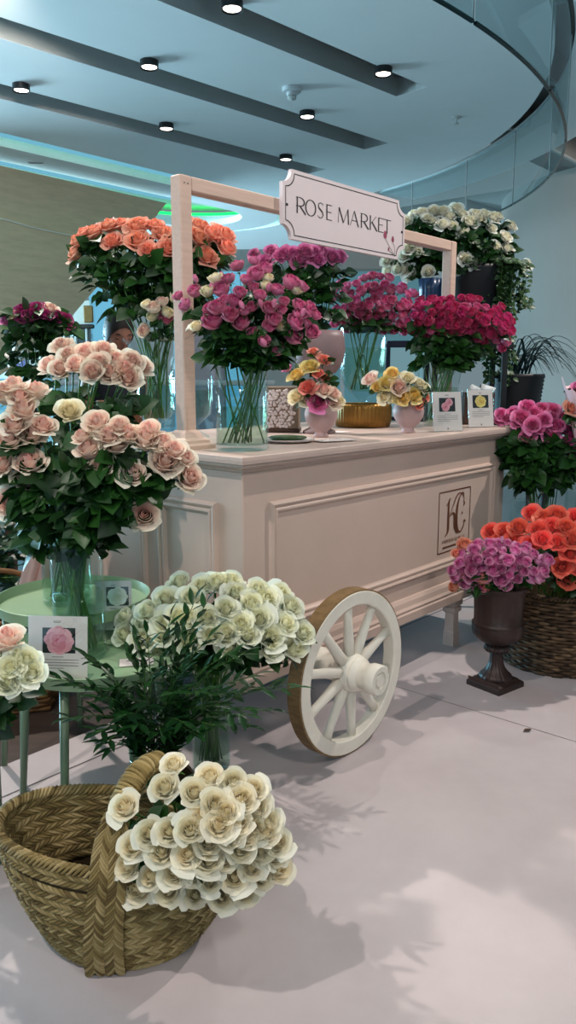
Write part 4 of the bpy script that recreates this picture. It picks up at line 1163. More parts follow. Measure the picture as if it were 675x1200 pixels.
# tall dark stand with black planter, blue pot
SP = on(548, 4.76, -.006)
t = thing('plant_stand', 'tall black stand behind the cart carrying the black planter', 'stand', SP, 0)
MB().box(-.27, .16, -.16, .16, 1.50, 1.54, .006).build('top', M['black'], t, smooth=False)
for x in (-.22, .12):
    for y in (-.13, .13): MB().box(x-.015, x+.015, y-.015, y+.015, 0, 1.5, .003).build('leg', M['black'], t, smooth=False)
MB().box(-.22, .12, -.13, .13, .5, .52, .003).build('shelf', M['black'], t, smooth=False)
VM = on(552, 4.74, 1.541)
t = thing('black_planter', 'flared matt black planter of white roses high behind the cart', 'planter', VM)
MB().lathe([(0, 0), (.13, 0), (.14, .01), (.175, .42), (.18, .44), (.168, .44), (.13, .06), (0, .05)], n=56).build('pot', M['blackpot'], t)
VB = on(503, 4.62, 1.541)
t = thing('blue_vase', 'dark blue ribbed vase left of the black planter', 'vase', VB)
MB().lathe([(0, 0), (.05, 0), (.058, .02), (.066, .3), (.072, .36), (.066, .36), (.055, .04), (0, .04)], n=72, mod=lambda a, i, z: 1+.03*math.cos(12*a)).build('vase', M['bluepot'], t)
# black ribbed pot with the grassy plant, on its stand
GP = on(592, 5.0, 0)
gz = 1.06
t = thing('plant_stand', 'black square stand under the grassy plant right of the cart', 'stand', V((GP.x, GP.y, -.006)))
MB().box(-.19, .19, -.19, .19, gz-.03, gz, .004).build('top', M['black'], t, smooth=False)
for x in (-.16, .16):
    for y in (-.16, .16): MB().box(x-.015, x+.015, y-.015, y+.015, 0, gz-.03).build('leg', M['black'], t, smooth=False)
t = thing('ribbed_pot', 'black ribbed pot with a grassy plant right of the hot pink roses', 'pot', V((GP.x, GP.y, gz-.006)))
pr = [(0, 0), (.13, 0)]
for k_ in range(13): z = .01+.022*k_; pr += [(.135+.03*k_/13, z), (.143+.03*k_/13, z+.011)]
pr += [(.168, .305), (.155, .305), (.14, .27), (0, .27)]
MB().lathe(pr, n=56).build('pot', M['blackpot'], t)
# console table behind the cart at left with pots for the back bouquets
CT = (-1.05, 3.87)
t = thing('console_table', 'dark wooden console table behind the cart and the blush roses', 'table', (CT[0], CT[1], -.012), math.radians(-19))
MB().box(-.38, .38, -.15, .15, .98, 1.02, .006).build('top', M['darkwood'], t, smooth=False)
for x in (-.33, .30):
    for y in (-.11, .11): MB().box(x-.02, x+.02, y-.02, y+.02, 0, .98, .003).build('leg', M['darkwood'], t, smooth=False)
MB().box(-.33, .30, -.11, .11, .90, .98, .003).build('apron', M['darkwood'], t, smooth=False)
CTZ = 1.009
RB = on(142, 3.80, CTZ)
t = thing('ribbed_pot', 'brown vertically ribbed wooden pot behind the blush roses', 'pot', RB)
MB().lathe([(0, 0), (.085, 0), (.095, .01), (.105, .2), (.108, .225), (.098, .225), (.09, .03), (0, .03)], n=120, mod=lambda a, i, z: 1+(.02*math.cos(30*a) if 1 < i < 4 else 0)).build('pot', M['ribwood'], t)
MG = on(40, 3.95, CTZ)
t = thing('tall_pot', 'tall dark pot of magenta roses on the back console', 'pot', MG)
MB().lathe([(0, 0), (.06, 0), (.065, .01), (.075, .24), (.08, .25), (.07, .25), (.06, .03), (0, .03)], n=44).build('pot', M['blackpot'], t)
# pot for the white bouquet at the left edge
EL = V((-.86, 2.02, 0))
t = thing('tall_pot', 'tall sage pot at the left edge under the white and blush heads', 'pot', EL)
MB().lathe([(0, 0), (.05, 0), (.055, .01), (.06, .38), (.064, .40), (.056, .40), (.05, .03), (0, .03)], n=44).build('pot', M['leg_sage'], t)
# wicker hamper with rolls of wrapping paper at far left
WH = V((-1.24, 3.18, -.012))
t = thing('wicker_hamper', 'low brown wicker hamper at the left edge behind the trays', 'basket', WH, .2)
mb = MB(); r_ = random.Random(4)
for k_ in range(22):
    z = .012+.018*k_; val = r_.random(); pts_ = []; cs_ = []
    n = 96
    for j in range(n+1):
        a = 2*PI*j/n; q = 1/max(abs(math.cos(a)), abs(math.sin(a)))**.75
        rr = .24*q+.006*math.cos(n/4*a+(k_ % 2)*PI)
        pts_.append(V((rr*math.cos(a), rr*math.sin(a)*.8, z))); cs_ += [((val+.2*math.sin(j+k_)+1) % 1, 0, 0, 1)]*5
    mb.tube(pts_, .010, 5, cap=False, cols=cs_)
mb.build('woven_side', M['rattan'], t)
hp_ = [V((.26*math.cos(a), -.02, .40+.17*math.sin(a))) for a in np.linspace(0, PI, 14)]
MB().tube(hp_, .012, 7, cols=[(.5, 0, 0, 1)]*98).build('handle', M['rattan'], t)
MB().lathe([(0, .01), (.2, .01), (.21, .36), (.2, .36), (.0, .05)], n=30).build('lining', M['strawin'], t)
for i, (dx, dy, lean, lab) in enumerate(((.02, -.02, .32, 'rolled sheet of shiny pink paper in the hamper, left one'), (.10, -.03, .30, 'rolled sheet of shiny pink paper in the hamper, right one'))):
    t = thing('paper_roll', lab, 'paper roll', WH+V((dx, dy, .07)), 0, 'pink paper rolls')
    t.rotation_euler = (.05, lean, 0)
    MB().lathe([(.036, 0), (.036, .60), (.033, .60), (.033, 0)], n=32).build('roll', M['wrapmetal'], t, angle=40)
# navy framed lit screen and stacked tray with papers behind the cart
NF = on(470, 4.95, 0)
t = thing('framed_display', 'navy framed pale display standing behind the raspberry roses', 'display', V((NF.x, NF.y, -.006)), -.12)
zb, zt = 1.08, 1.56
for nm, bx_ in (('frame_side', (-.13, -.10, zb, zt)), ('frame_side', (.10, .13, zb, zt)), ('frame_rail', (-.10, .10, zt-.04, zt)), ('frame_rail', (-.10, .10, zb, zb+.03))):
    MB().box(bx_[0], bx_[1], -.015, .015, bx_[2], bx_[3], .003).build(nm, M['navy'], t, smooth=False)
MB().box(-.10, .10, -.004, .006, zb+.03, zt-.04).build('screen', M['screen'], t, smooth=False)
MB().box(-.02, .02, -.02, .02, .02, zb, .003).build('post', M['navy'], t, smooth=False); MB().box(-.16, .16, -.14, .14, 0, .02, .004).build('foot', M['navy'], t, smooth=False)
WT = on(551, 4.33, TZ)
t = thing('wooden_crate', 'dark wooden crate on the cart behind the yellow rose card', 'crate', WT, math.radians(30))
MB().box(-.11, .11, -.07, .07, 0, .012).build('bottom', M['darkwood'], t, smooth=False)
for bx_ in ((-.11, .11, -.07, -.058), (-.11, .11, .058, .07)):
    MB().box(bx_[0], bx_[1], bx_[2], bx_[3], .0, .17, .002).build('side', M['darkwood'], t, smooth=False)
for bx_ in ((-.11, -.098), (.098, .11)): MB().box(bx_[0], bx_[1], -.058, .058, 0, .17, .002).build('end', M['darkwood'], t, smooth=False)
r_ = random.Random(6)
for i, (dx, rx, lab) in enumerate(((-.045, .35, 'crumpled white paper sheet sticking up from the crate, left'), (.03, .22, 'crumpled white paper sheet sticking up from the crate, right'))):
    mb = MB(); vs = []; fs = []
    for a in range(7):
        for b_ in range(7): vs.append((-.05+.1*a/6+r_.uniform(-.004, .004), r_.uniform(-.012, .012), .2*b_/6))
    for a in range(6):
        for b_ in range(6): q = a*7+b_; fs.append((q, q+7, q+8, q+1))
    mb.add(vs, fs); o = mb.build('paper_sheet', M['white']); o.location = WT+V((dx, 0, .015)); o.rotation_euler = (.2, rx, .5)
    o.modifiers.new('thickness', 'SOLIDIFY').thickness = .001
    tag(o, lab, 'paper', 'papers in the crate')
# ================================================================== FLOWERS
def zs(L, ox, oy, k): return [(ox+p[0]/k, oy+p[1]/k)+tuple(p[2:]) for p in L]
# ivory roses in the palm basket
basket_pts = zs([(78, 252, 1.12), (215, 185), (245, 110), (315, 200), (370, 150), (450, 165), (520, 190), (530, 250), (385, 240), (425, 268), (165, 345), (232, 335), (300, 330), (400, 315, 1.1), (465, 305),
    (520, 320), (95, 450, 1.1), (205, 405, 1.12), (250, 475, 1.12), (295, 415, 1.05), (365, 372, 1.05), (365, 435), (418, 430, .95), (475, 398), (515, 460, .9), (545, 400), (125, 530, 1.3), (228, 540), (320, 552), (370, 510, .85),
    (455, 488, 1.1), (410, 560), (490, 545), (600, 462, 1.2), (602, 372), (560, 340), (170, 490), (310, 488, .9), (105, 385), (335, 285, .9), (480, 225), (560, 300), (545, 495, .9), (440, 360, .9), (590, 420, .9), (490, 350, .95)], 120, 860, 2.935)
bouquet(basket_pts, 1.72, (245, 985), (95, 85), .10, BC+V((.10, .02, .03)), BC+V((.13, .0, .23)), .060, 'white', 'ivory rose', 'in palm basket', 'ivory roses in the palm basket',
        baser=.12, neckr=.10, leaves=2, leafL=.045, facing=.45, tocam=.6, wn=.55, seed=21, leaf_from=.5, leaf_to=.62)
# white roses in the floor vase
white_pts = zs([(265, 150), (312, 138), (345, 112), (375, 80), (398, 110), (300, 195), (340, 185), (372, 150), (450, 80), (490, 100), (522, 122), (470, 132), (552, 112), (582, 102), (540, 152), (502, 162), (468, 182), (602, 130),
    (630, 182), (475, 210), (562, 190), (610, 215), (592, 165), (330, 222), (260, 185), (420, 85), (345, 160), (430, 150), (515, 185), (440, 185), (395, 150), (560, 215), (300, 160), (395, 200), (535, 95), (480, 75)], 0, 640, 1.776)
bouquet(white_pts, 2.52, (250, 745), (120, 62), .16, V9+V((0, 0, .025)), V9+V((0, 0, .33)), .078, 'whitegreen', 'white rose', 'in floor vase bunch', 'white roses in the floor vase',
        baser=.05, neckr=.06, leaves=4, leafL=.058, facing=.4, tocam=.6, wn=.6, seed=22, style='tall', leaf_from=.4, leaf_to=.7)
# blush roses
blush_r = zs([(255, 195, 1.05), (215, 297, 1.05), (270, 365, 1.1), (325, 275, 1.1), (395, 392, 1.05), (340, 205, .8), (375, 238, .9), (438, 262, 1.05), (515, 345, 1.15), (500, 272, .95), (590, 330, .8), (612, 405, 1.15), (435, 548, 1.2, (.25, .25)), (195, 245, .8), (455, 228, .9), (550, 300, .9), (300, 240, .9)], 40, 440, 3.375)
bouquet(blush_r, 2.24, (150, 540), (95, 70), .05, V7+V((0, 0, .025)), V7+V((0, 0, .385)),  .076, 'blush', 'blush rose', 'on right of tallest bunch', 'blush roses right side', style='tall',
        baser=.06, neckr=.07, leaves=8, leafL=.075, facing=.4, tocam=.6, wn=.7, seed=23, leaf_from=.22, leaf_to=.60, stem_r=.003)
bouquet([(81.5, 483, 1, (.2, .9))], 2.3, (81, 500), (20, 20), .0, V7+V((0, 0, .025)), V7+V((-.02, 0, .385)), .075, 'cream', 'cream rose', 'standing alone above dark leaves between two blush bunches', 'cream rose above the leaves', style='tall', leaves=5, leafL=.085, seed=5, stem_r=.003)
blush_l = zs([(45, 95), (18, 118), (115, 108, .9), (78, 168, 1.05), (30, 268, 1.1), (135, 215, .95), (103, 245), (95, 335, 1.15), (10, 340), (30, 455, 1.15), (85, 388, 1.0), (45, 215, .95), (65, 125, .85)], 0, 420, 2.7)
bouquet(blush_l, 2.33, (25, 520), (50, 95), .06, V7+V((-.01, 0, .025)), V7+V((-.02, 0, .385)),  .080, 'blush', 'blush rose', 'at left edge bunch', 'blush roses left side', style='tall',
        baser=.06, neckr=.07, leaves=6, leafL=.08, facing=.4, tocam=.6, wn=.7, seed=24, leaf_from=.22, leaf_to=.60, stem_r=.003)
blush_u = zs([(310, 288), (245, 375, .95), (305, 395), (378, 375, .95), (430, 315, 1.1), (458, 408), (515, 305, .95), (545, 410, 1.05), (632, 435, 1.05), (650, 358, .95), (575, 345, .9), (490, 358, .9), (700, 385, .9), (615, 385, .9), (345, 330, .9)], 0, 340, 4.22)
bouquet(blush_u, 2.72, (115, 440), (65, 42), .14, V8+V((0, 0, .025)), V8+V((0, 0, .34)), .078, 'blush', 'blush rose', 'in upper rear bunch', 'blush roses upper rear', style='tall',
        baser=.06, neckr=.08, leaves=6, leafL=.085, facing=.4, tocam=.6, wn=.7, seed=25, leaf_from=.3, leaf_to=.6, stem_r=.003)
# coral peach roses in the trumpet vase
coral_p = zs([(310, 350), (298, 395, .85), (375, 315, 1.05), (435, 285), (445, 345, 1.05), (480, 280, .9), (545, 290, 1.1), (545, 345, 1.15), (585, 380, .8), (615, 290, .9), (650, 320, 1.1), (665, 378, .85), (335, 320, .8)], 0, 180, 3.375) + \
    zs([(215, 320), (222, 382, 1.05), (285, 362), (350, 370), (355, 422), (258, 468, 1.05), (100, 400, .9), (160, 310), (240, 325), (320, 340, .8), (190, 360, .9)], 180, 190, 4.22)
bouquet(coral_p, 3.28, (178, 300), (98, 48), .16, V2+V((0, 0, .09)), V2+V((0, 0, .40)), .092, 'peach', 'peach rose', 'in trumpet vase', 'peach roses in the trumpet vase', baser=.05, neckr=.09, leaves=11, leafL=.068,
        facing=.4, tocam=.45, seed=26, leaf_from=.36, leaf_to=.72, stem_r=.003)
# small pale spray in the same vase's foot
sp_pts = [(x, y, 1.0, kd) for (x, y), kd in zip([(181, 362), (190, 355), (196, 368), (179, 372), (170, 388), (194, 374), (206, 352), (172, 358)], ['blush', 'blush', 'cream', 'cream', 'blush', 'spraypink', 'cream', 'cream'])]
sprays(sp_pts, 4, 3.1, (185, 368), (25, 25), .05, V2+V((.03, -.02, .09)), V2+V((.05, -.03, .40)), .052, 'blush', 'pale spray rose', 'low on the trumpet vase', 'pale spray roses by the trumpet vase', leaves=4, seed=31)
# magenta bouquet on the back console
mag = zs([(35, 150), (80, 120, .85), (130, 138, 1.15), (182, 90, 1.05), (160, 120), (250, 95, 1.0), (315, 150, 1.1), (335, 180, .8), (110, 100, .9), (225, 125, .9), (280, 130, .9)], 0, 340, 4.22)
bouquet(mag, 3.94, (42, 375), (42, 24), .10, MG+V((0, 0, .03)), MG+V((0, 0, .25)), .085, 'magenta', 'magenta rose', 'on back console', 'magenta roses on the back console', kinds={0: 'orchid', 1: 'cream', 5: 'blush', 7: 'orchid'},
        leaves=9, leafL=.075, facing=.5, tocam=.3, seed=27, leaf_from=.3)
# pink spray roses in the near cylinder
I_ = [(90, 315), (55, 365), (30, 330, .8), (155, 420, 1.3), (185, 310, 1.1), (170, 375, 1.1), (250, 320, 1.1), (255, 430, 1.1), (300, 300), (290, 370, .8), (370, 415, 1.1), (340, 235, 1.2), (430, 285, 1.1), (440, 430, 1.1), (485, 430), (470, 300, .9), (380, 310), (408, 352),
      (240, 225, .9), (300, 205, 1), (335, 495, .8), (375, 520, .9), (295, 460, .9), (505, 460, .9), (355, 375), (215, 400), (460, 370), (435, 475, 1.1), (210, 270), (275, 275, 1.1), (320, 330), (230, 350), (265, 385), (400, 380, .9), (140, 375, .9), (195, 345), (490, 385, .9), (500, 370, .8), (520, 400, .8), (355, 440, .8), (310, 255), (455, 400, .9)]
Ic = [(135, 315, 1.1), (345, 265, 1.1), (165, 270, .9), (95, 440), (395, 440, .9), (450, 305), (340, 295)]
ip = [q+((1.0,) if len(q) < 3 else ())+('spraypink',) for q in zs(I_, 200, 240, 3.068)]+[q+((1.0,) if len(q) < 3 else ())+('cream',) for q in zs(Ic, 200, 240, 3.068)]
sprays(ip, 3, 2.74, (295, 372), (90, 68), .16, V1+V((0, 0, .025)), V1+V((0, 0, .295)), .050, 'spraypink', 'pink spray rose', 'in near cylinder', 'pink spray roses in the near cylinder', baser=.11, neckr=.11, leaves=15, leafL=.055, buds=1, seed=32)
# orchid pink roses in the mauve urn
J_ = zs([(65, 290, .8), (110, 325, 1.1), (140, 280, .9), (200, 295, 1.2), (265, 325, 1.15), (290, 285, 1.15), (345, 315), (330, 280), (375, 290), (410, 305, 1.1), (440, 312, .8), (235, 290), (310, 305), (175, 305, .8), (255, 290, .9), (390, 275, .8), (445, 295, .8), (360, 275, .9)], 280, 220, 3.75)
bouquet(J_, 3.62, (350, 310), (68, 30), .12, V3+V((0, 0, .31)), V3+V((0, 0, .45)), .070, 'orchid', 'orchid pink rose', 'in mauve urn', 'orchid pink roses in the mauve urn', baser=.06, neckr=.08, leaves=7, leafL=.06, facing=.4, tocam=.7, wn=.6, seed=28, leaf_from=.3, leaf_to=.66)
# raspberry sprays in the goblet
Kp = hexpts([(386, 350), (400, 330), (430, 322), (462, 326), (485, 345), (488, 380), (470, 392), (440, 388), (400, 388), (384, 372)], 10.2, 5)
sprays(Kp, 5, 4.12, (435, 358), (52, 36), .16, V4+V((0, 0, .19)), V4+V((0, 0, .49)), .052, 'raspberry', 'raspberry spray rose', 'in goblet vase', 'raspberry spray roses in the goblet', baser=.08, neckr=.09, leaves=5, leafL=.05, buds=1, seed=33, mix=lambda r_: 'raspberry' if r_.random() < .75 else 'spraypink')
# hot pink sprays
Lp = hexpts([(474, 365), (486, 350), (512, 347), (530, 353), (548, 348), (580, 355), (605, 368), (606, 390), (590, 408), (560, 400), (535, 398), (516, 406), (492, 398), (475, 385)], 11.0, 6)
sprays(Lp, 4, 4.12, (540, 376), (68, 30), .16, V6+V((0, 0, .03)), V6+V((0, 0, .30)), .060, 'hot', 'hot pink rose spray', 'behind picture cards', 'hot pink roses behind the picture cards', baser=.06, neckr=.09, leaves=9, leafL=.07, seed=34, mix=lambda r_: 'hot' if r_.random() < .85 else 'raspberry')
# white rambling roses in the black planter
Mw = zs([(185, 100), (150, 105, .9), (230, 95), (265, 95), (320, 80), (290, 115), (225, 135, .9), (265, 145, 1.1), (305, 150, .9), (345, 105, .9), (372, 138, 1.1), (395, 105), (430, 105), (465, 118, 1.1), (485, 112, .8), (460, 160, .8), (535, 152), (515, 195), (520, 242), (475, 235), (450, 265), (487, 300, 1.1), (355, 280), (395, 300), (597, 305, .9),
    (345, 175), (150, 205), (130, 240), (115, 270), (165, 255, .9), (45, 290, .9), (50, 330), (110, 325, 1.1), (135, 345), (210, 335), (90, 325, .9), (320, 330, .7), (120, 135), (205, 120, .9), (415, 130, .8)], 440, 220, 3.375)
bouquet(Mw, 4.66, (532, 290), (88, 55), .18, VM+V((0, 0, .06)), VM+V((0, 0, .43)), .082, 'purewhite', 'white rose', 'in black planter', 'white roses in the black planter', baser=.1, neckr=.14, leaves=9, leafL=.065, facing=.2, tocam=.7, wn=.7, seed=29, leaf_from=.35, leaf_to=.7, style='open')
# little pots
p1 = zs([(380, 335, 1.1), (470, 275, 1.2), (560, 238, .9), (455, 420, 1), (380, 480, 1), (440, 500, 1, (-.4, .5)), (520, 510, 1.25, (.1, .45)), (620, 510, 1, (.5, .5)), (560, 430, 1), (655, 500, .9), (575, 350, .7), (490, 180, .7), (320, 290, .7), (525, 325, .7), (620, 455, .9)], 280, 380, 5.625)
bouquet(p1, 3.30, (372, 450), (32, 42), .06, P1p+V((0, 0, .05)), P1p+V((0, 0, .135)), .066, 'cream', '', 'in left mauve pot', 'mixed roses in the left mauve pot', kinds={0: 'yellow', 1: 'yellow', 2: 'salmon', 3: 'salmon', 4: 'cream', 5: 'white', 6: 'pink', 7: 'blush', 8: 'blush', 9: 'cream', 10: 'salmon', 11: 'salmon', 12: 'orchid', 13: 'salmon', 14: 'blush'},
        baser=.03, neckr=.05, leaves=2, leafL=.04, facing=.2, tocam=.6, seed=30)
p2 = zs([(400, 80, 1.1), (460, 95), (505, 110, 1.15), (560, 140, 1.1), (540, 75, .9), (480, 60, .9), (520, 150), (450, 145, .9), (600, 110, .9), (580, 95, .9), (425, 110, .8), (490, 150, .9), (575, 165, .9), (600, 145, .8)], 310, 420, 3.214)
bouquet(p2, 3.58, (468, 455), (38, 24), .07, P2p+V((0, 0, .05)), P2p+V((0, 0, .135)), .070, 'yellow', '', 'in right mauve pot', 'mixed roses in the right mauve pot', kinds={0: 'blush', 1: 'yellow', 2: 'blush', 3: 'yellow', 4: 'cream', 5: 'yellow', 6: 'yellow', 7: 'cream', 8: 'cream', 9: 'white', 10: 'yellow', 11: 'cream', 12: 'salmon', 13: 'salmon'},
        baser=.03, neckr=.05, leaves=2, leafL=.04, facing=.2, tocam=.6, seed=35)
# pink roses right of the cart
R_ = zs([(165, 330), (200, 350, .9), (245, 320), (300, 345, 1.2), (340, 275), (385, 320, 1.1), (375, 400, 1.1), (440, 285), (455, 365, 1.15), (505, 300, 1.1), (525, 400, 1.1), (495, 470, 1.25), (345, 480, 1.2), (590, 350), (600, 400), (640, 395), (560, 400, .9), (420, 430, .9), (655, 370, .9), (270, 385, .9), (510, 345, .9), (625, 430, .8), (150, 370, .9)], 560, 430, 5.87)
bouquet(R_, 4.12, (632, 500), (55, 38), .16, VR1+V((0, 0, .03)), VR1+V((0, 0, .68)), .070, 'pink', 'pink rose', 'right of cart end', 'pink roses right of the cart', baser=.07, neckr=.08, leaves=14, leafL=.08, facing=.4, tocam=.8, wn=.5, seed=36, leaf_from=.35, leaf_to=.62)
bouquet(zs([(620, 510, 1), (660, 560, 1.1), (575, 620, .8), (640, 470, .8)], 560, 430, 5.87), 4.0, (668, 525), (18, 25), .05, VR3+V((0, 0, .03)), VR3+V((0, 0, .78)), .085, 'magenta', 'dark magenta rose', 'below the wrapped bunch', 'dark roses at the right edge', leaves=8, leafL=.08, seed=37, leaf_from=.45)
# wrapped bouquet
wb = on(686, 3.95, .98)
t = thing('wrapped_bouquet', 'pink paper cone wrapped round flowers at the right edge', 'bouquet wrap', wb)
mb = MB(); n = 36; rings = []
for i, s in enumerate(np.linspace(0, 1, 7)):
    rings.append([V(((.015+.115*s)*math.cos(a)*(1+.05*math.sin(5*a)*s), (.015+.10*s)*math.sin(a), -.12+.42*s+.05*math.sin(2*a+2.2)*s+.02*math.sin(7*a)*s)) for a in np.linspace(0, 2*PI, n, endpoint=False)])
mb.loft(rings, cap=False); o = mb.build('paper_wrap', M['wrap'], t); o.modifiers.new('thickness', 'SOLIDIFY').thickness = .0015
mb = MB(); mb.lathe([(.03, -.065), (.036, -.06), (.036, -.04), (.032, -.035)], n=30); mb.build('ribbon', M['sign'], t)
bouquet([(678, 455), (671, 478, 1.05), (679, 490), (687, 470), (690, 450)], 3.92, (672, 470), (18, 24), .04, wb+V((0, 0, -.06)), wb+V((0, 0, .06)), .085, 'peach', '', 'in pink paper wrap', 'roses in the pink wrap', kinds={0: 'orchid', 3: 'orchid'}, leaves=4, seed=38, facing=.4, tocam=.8)
# coral roses in the wicker basket
T_ = hexpts([(566, 625), (585, 612), (615, 602), (640, 598), (676, 600), (740, 610), (740, 690), (676, 690), (640, 680), (652, 665), (640, 640), (610, 640), (575, 640)], 18, 9, .2)
bouquet(T_, 3.50, (668, 640), (95, 50), .20, WB+V((0, 0, .03)), WB+V((0, 0, .34)), .080, 'coral', 'coral rose', 'in wicker basket', 'coral roses in the wicker basket', baser=.2, neckr=.2, leaves=2, leafL=.06, facing=.5, tocam=.7, wn=.5, seed=39, leaf_from=.4, leaf_to=.6)
# lilac and peach sprays in the urn
Up_ = [(x, y, 1.0, 'lilac' if (x-540)*.5+(660-y)*-.6 > -14 or random.Random(int(x*7+y)).random() < .35 else 'peach') for x, y in hexpts([(528, 655), (545, 642), (580, 634), (620, 640), (645, 655), (648, 672), (628, 684), (590, 686), (565, 690), (553, 694), (532, 690), (527, 672)], 11.5, 12)]
Up_ += [(533, 688, 1.25, 'peach'), (566, 676, 1.3, 'peach'), (568, 688, 1.2, 'peach'), (548, 676, 1.2, 'peach'), (536, 650, 1.2, 'peach'), (545, 640, 1.1, 'peach'), (556, 692, .9, 'lilac')]
sprays(Up_, 5, 3.36, (588, 664), (62, 32), .14, UB+V((0, 0, .27)), UB+V((0, 0, .455)), .050, 'lilac', 'lilac pink spray rose', 'in iron urn', 'lilac spray roses in the urn', baser=.06, neckr=.09, leaves=4, leafL=.05, buds=1, seed=40)
# heads at the left edge
bouquet([(8, 752, 1.05), (-14, 764)], 1.97, (5, 770), (40, 30), .05, EL+V((0, 0, .04)), EL+V((0, 0, .39)), .08, 'blush', 'blush rose', 'low at left edge', 'blush roses low at the left edge', leaves=4, leafL=.06, leaf_from=.25, leaf_to=.55, seed=41, style='tall', facing=.5)
bouquet([(12, 782), (30, 775, .9), (28, 795, .9), (8, 800), (38, 788, .8), (20, 770, .8), (-12, 790)], 1.95, (5, 790), (45, 30), .06, EL+V((0, 0, .04)), EL+V((0, 0, .39)), .072, 'whitegreen', 'greenish white rose', 'low at left edge', 'white roses low at the left edge', leaves=5, leafL=.06, leaf_from=.25, leaf_to=.55, seed=42, facing=.4, tocam=.6, style='tall')
# ================================================================== FOLIAGE, PERSON, ODDMENTS
r_ = random.Random(50)
nk = V10+V((0, 0, .30)); bs = V10+V((0, 0, .03))
tips = [(58, 792, 2.02), (78, 800, 1.98), (100, 768, 2.05), (80, 842, 1.95), (135, 800, 2.0), (108, 815, 1.94), (172, 742, 2.1), (200, 722, 2.12), (242, 706, 2.18), (252, 738, 2.12), (272, 762, 2.1), (302, 790, 2.12), (333, 803, 2.15), (318, 832, 2.08), (288, 838, 2.02), (252, 850, 1.98), (215, 846, 1.94),
        (130, 878, 1.94), (112, 858, 1.93), (180, 788, 2.0), (222, 778, 2.02), (160, 850, 1.93), (190, 862, 1.93), (150, 762, 2.14), (205, 810, 1.96), (240, 806, 1.98), (265, 812, 2.0), (172, 822, 1.95), (145, 838, 1.94), (228, 745, 2.16)]
tips += [(x+r_.uniform(-16, 16), y+r_.uniform(-8, 24), z+r_.uniform(-.04, .04)) for x, y, z in tips[2:28:2] if y < 860]
lab = row_labels(tips, 130, 80, 'dark ruscus branch', 'by floor vase')
for i, (px, py, zc) in enumerate(tips):
    P = at(px, py, zc); o2 = V((P.x-nk.x, P.y-nk.y, 0)); o2 = o2.normalized() if o2.length > 1e-3 else V((1, 0, 0))
    B = bs-o2*.03+V((r_.uniform(-.02, .02), r_.uniform(-.02, .02), 0)); root = thing('ruscus_branch', lab[i], 'foliage branch', B, 0, 'ruscus branches')
    dist = (P-nk).length
    mid = nk.lerp(P, .5)+UP*(.10*dist+.02)
    path = spl([B, nk+o2*.04, mid, P], 9)
    MB().tube([p-B for p in path], [.0024*(1-.6*k/len(path)) for k in range(len(path))], 5).build('stem', M['stem'], root)
    fm = MB(); n0 = 10
    acc = 0; last = path[8]; side = 1
    for k in range(9, len(path)-1):
        p, q = path[k], path[k+1]; t_ = (q-p).normalized(); sp_ = (q-p).length; m = max(1, int(round(sp_/.017)))
        for j in range(m):
            c_ = p.lerp(q, j/m); x = t_.cross(UP); x = x.normalized() if x.length > .01 else V((1, 0, 0)); side = -side
            ang = r_.uniform(-.7, .7); s_ = (x*math.cos(ang)+t_.cross(x)*math.sin(ang))*side
            leaflet(fm, c_-B, t_*.75+s_*.8+UP*r_.uniform(-.15, .2), UP+s_*r_.uniform(-.3, .3), r_.uniform(.046, .068), r_.uniform(.015, .021), droop=.12, r_=r_, lance=True)
    leaflet(fm, P-B, (path[-1]-path[-2]), UP, .05, .014, lance=True, r_=r_)
    fm.build('leaves', M['ruscus'], root)
# ivy trailing from the black planter's right side down past the hot pink roses
ivy0 = VM+V((.10, -.08, .43))
iv = thing('trailing_ivy', 'green ivy trailing down from the black planter to the ribbed pot', 'ivy', ivy0)
sm_ = MB(); fm = MB()
for k in range(26):
    px = 566+r_.uniform(-6, 36); y1 = r_.uniform(345, 478); zc = 4.62+r_.uniform(-.08, .1)
    if k % 6 == 5: px, y1 = 604+r_.uniform(0, 16), r_.uniform(350, 362)
    P = at(px, y1, zc)-ivy0; A_ = V((r_.uniform(-.06, .14), r_.uniform(-.06, .03), .0))
    path = spl([A_, V((A_.x*.6+P.x*.4+.03, A_.y-.03, .02)), P.lerp(A_, .45)+V((r_.uniform(-.04, .04), 0, 0)), P], 8)
    sm_.tube(path, .0016, 4)
    for p in path[3:]:
        for j in range(2):
            a = r_.uniform(0, 6.28); d_ = V((math.cos(a), math.sin(a)-.5, r_.uniform(-.7, .2))); leaflet(fm, p+d_*.008, d_, V((0, -.8, .6)), r_.uniform(.026, .042), r_.uniform(.022, .034), r_=r_)
sm_.build('vine', M['stem'], iv); fm.build('leaves', M['ivy'], iv)
# grassy plant
gp0 = V((GP.x, GP.y, gz+.27)); gpl = thing('grass_plant', 'dark arching grass plant growing in the black ribbed pot', 'plant', gp0); mb = MB()
for k in range(46):
    a = r_.uniform(-.9, 1.25) if k % 3 else r_.uniform(0, 6.28); L = r_.uniform(.30, .62); b0 = V((r_.uniform(-.06, .06), r_.uniform(-.06, .06), 0)); d_ = V((math.cos(a), math.sin(a)*.6-.15, 0)).normalized()
    lean = r_.uniform(.25, .62); pts_ = []; n = 10
    for j in range(n+1):
        s = j/n; pts_.append(b0+d_*(L*lean*(s+.5*s*s))+UP*(L*(1.5*s-(1.0+.9*lean)*s*s)))
    s_ = d_.cross(UP)
    vs = []; fs = []
    for j, p in enumerate(pts_):
        w_ = .007*(math.sin(PI*min(1, (j/n)*.8+.22)))+.0006; vs += [p+s_*w_, p+UP*(-.003), p-s_*w_]
    for j in range(n): q = j*3; fs += [(q, q+1, q+4, q+3), (q+1, q+2, q+5, q+4)]
    mb.add(vs, fs, [(r_.random()*.5, 0, 0, 1)]*len(vs))
mb.build('blades', M['grass'], gpl)
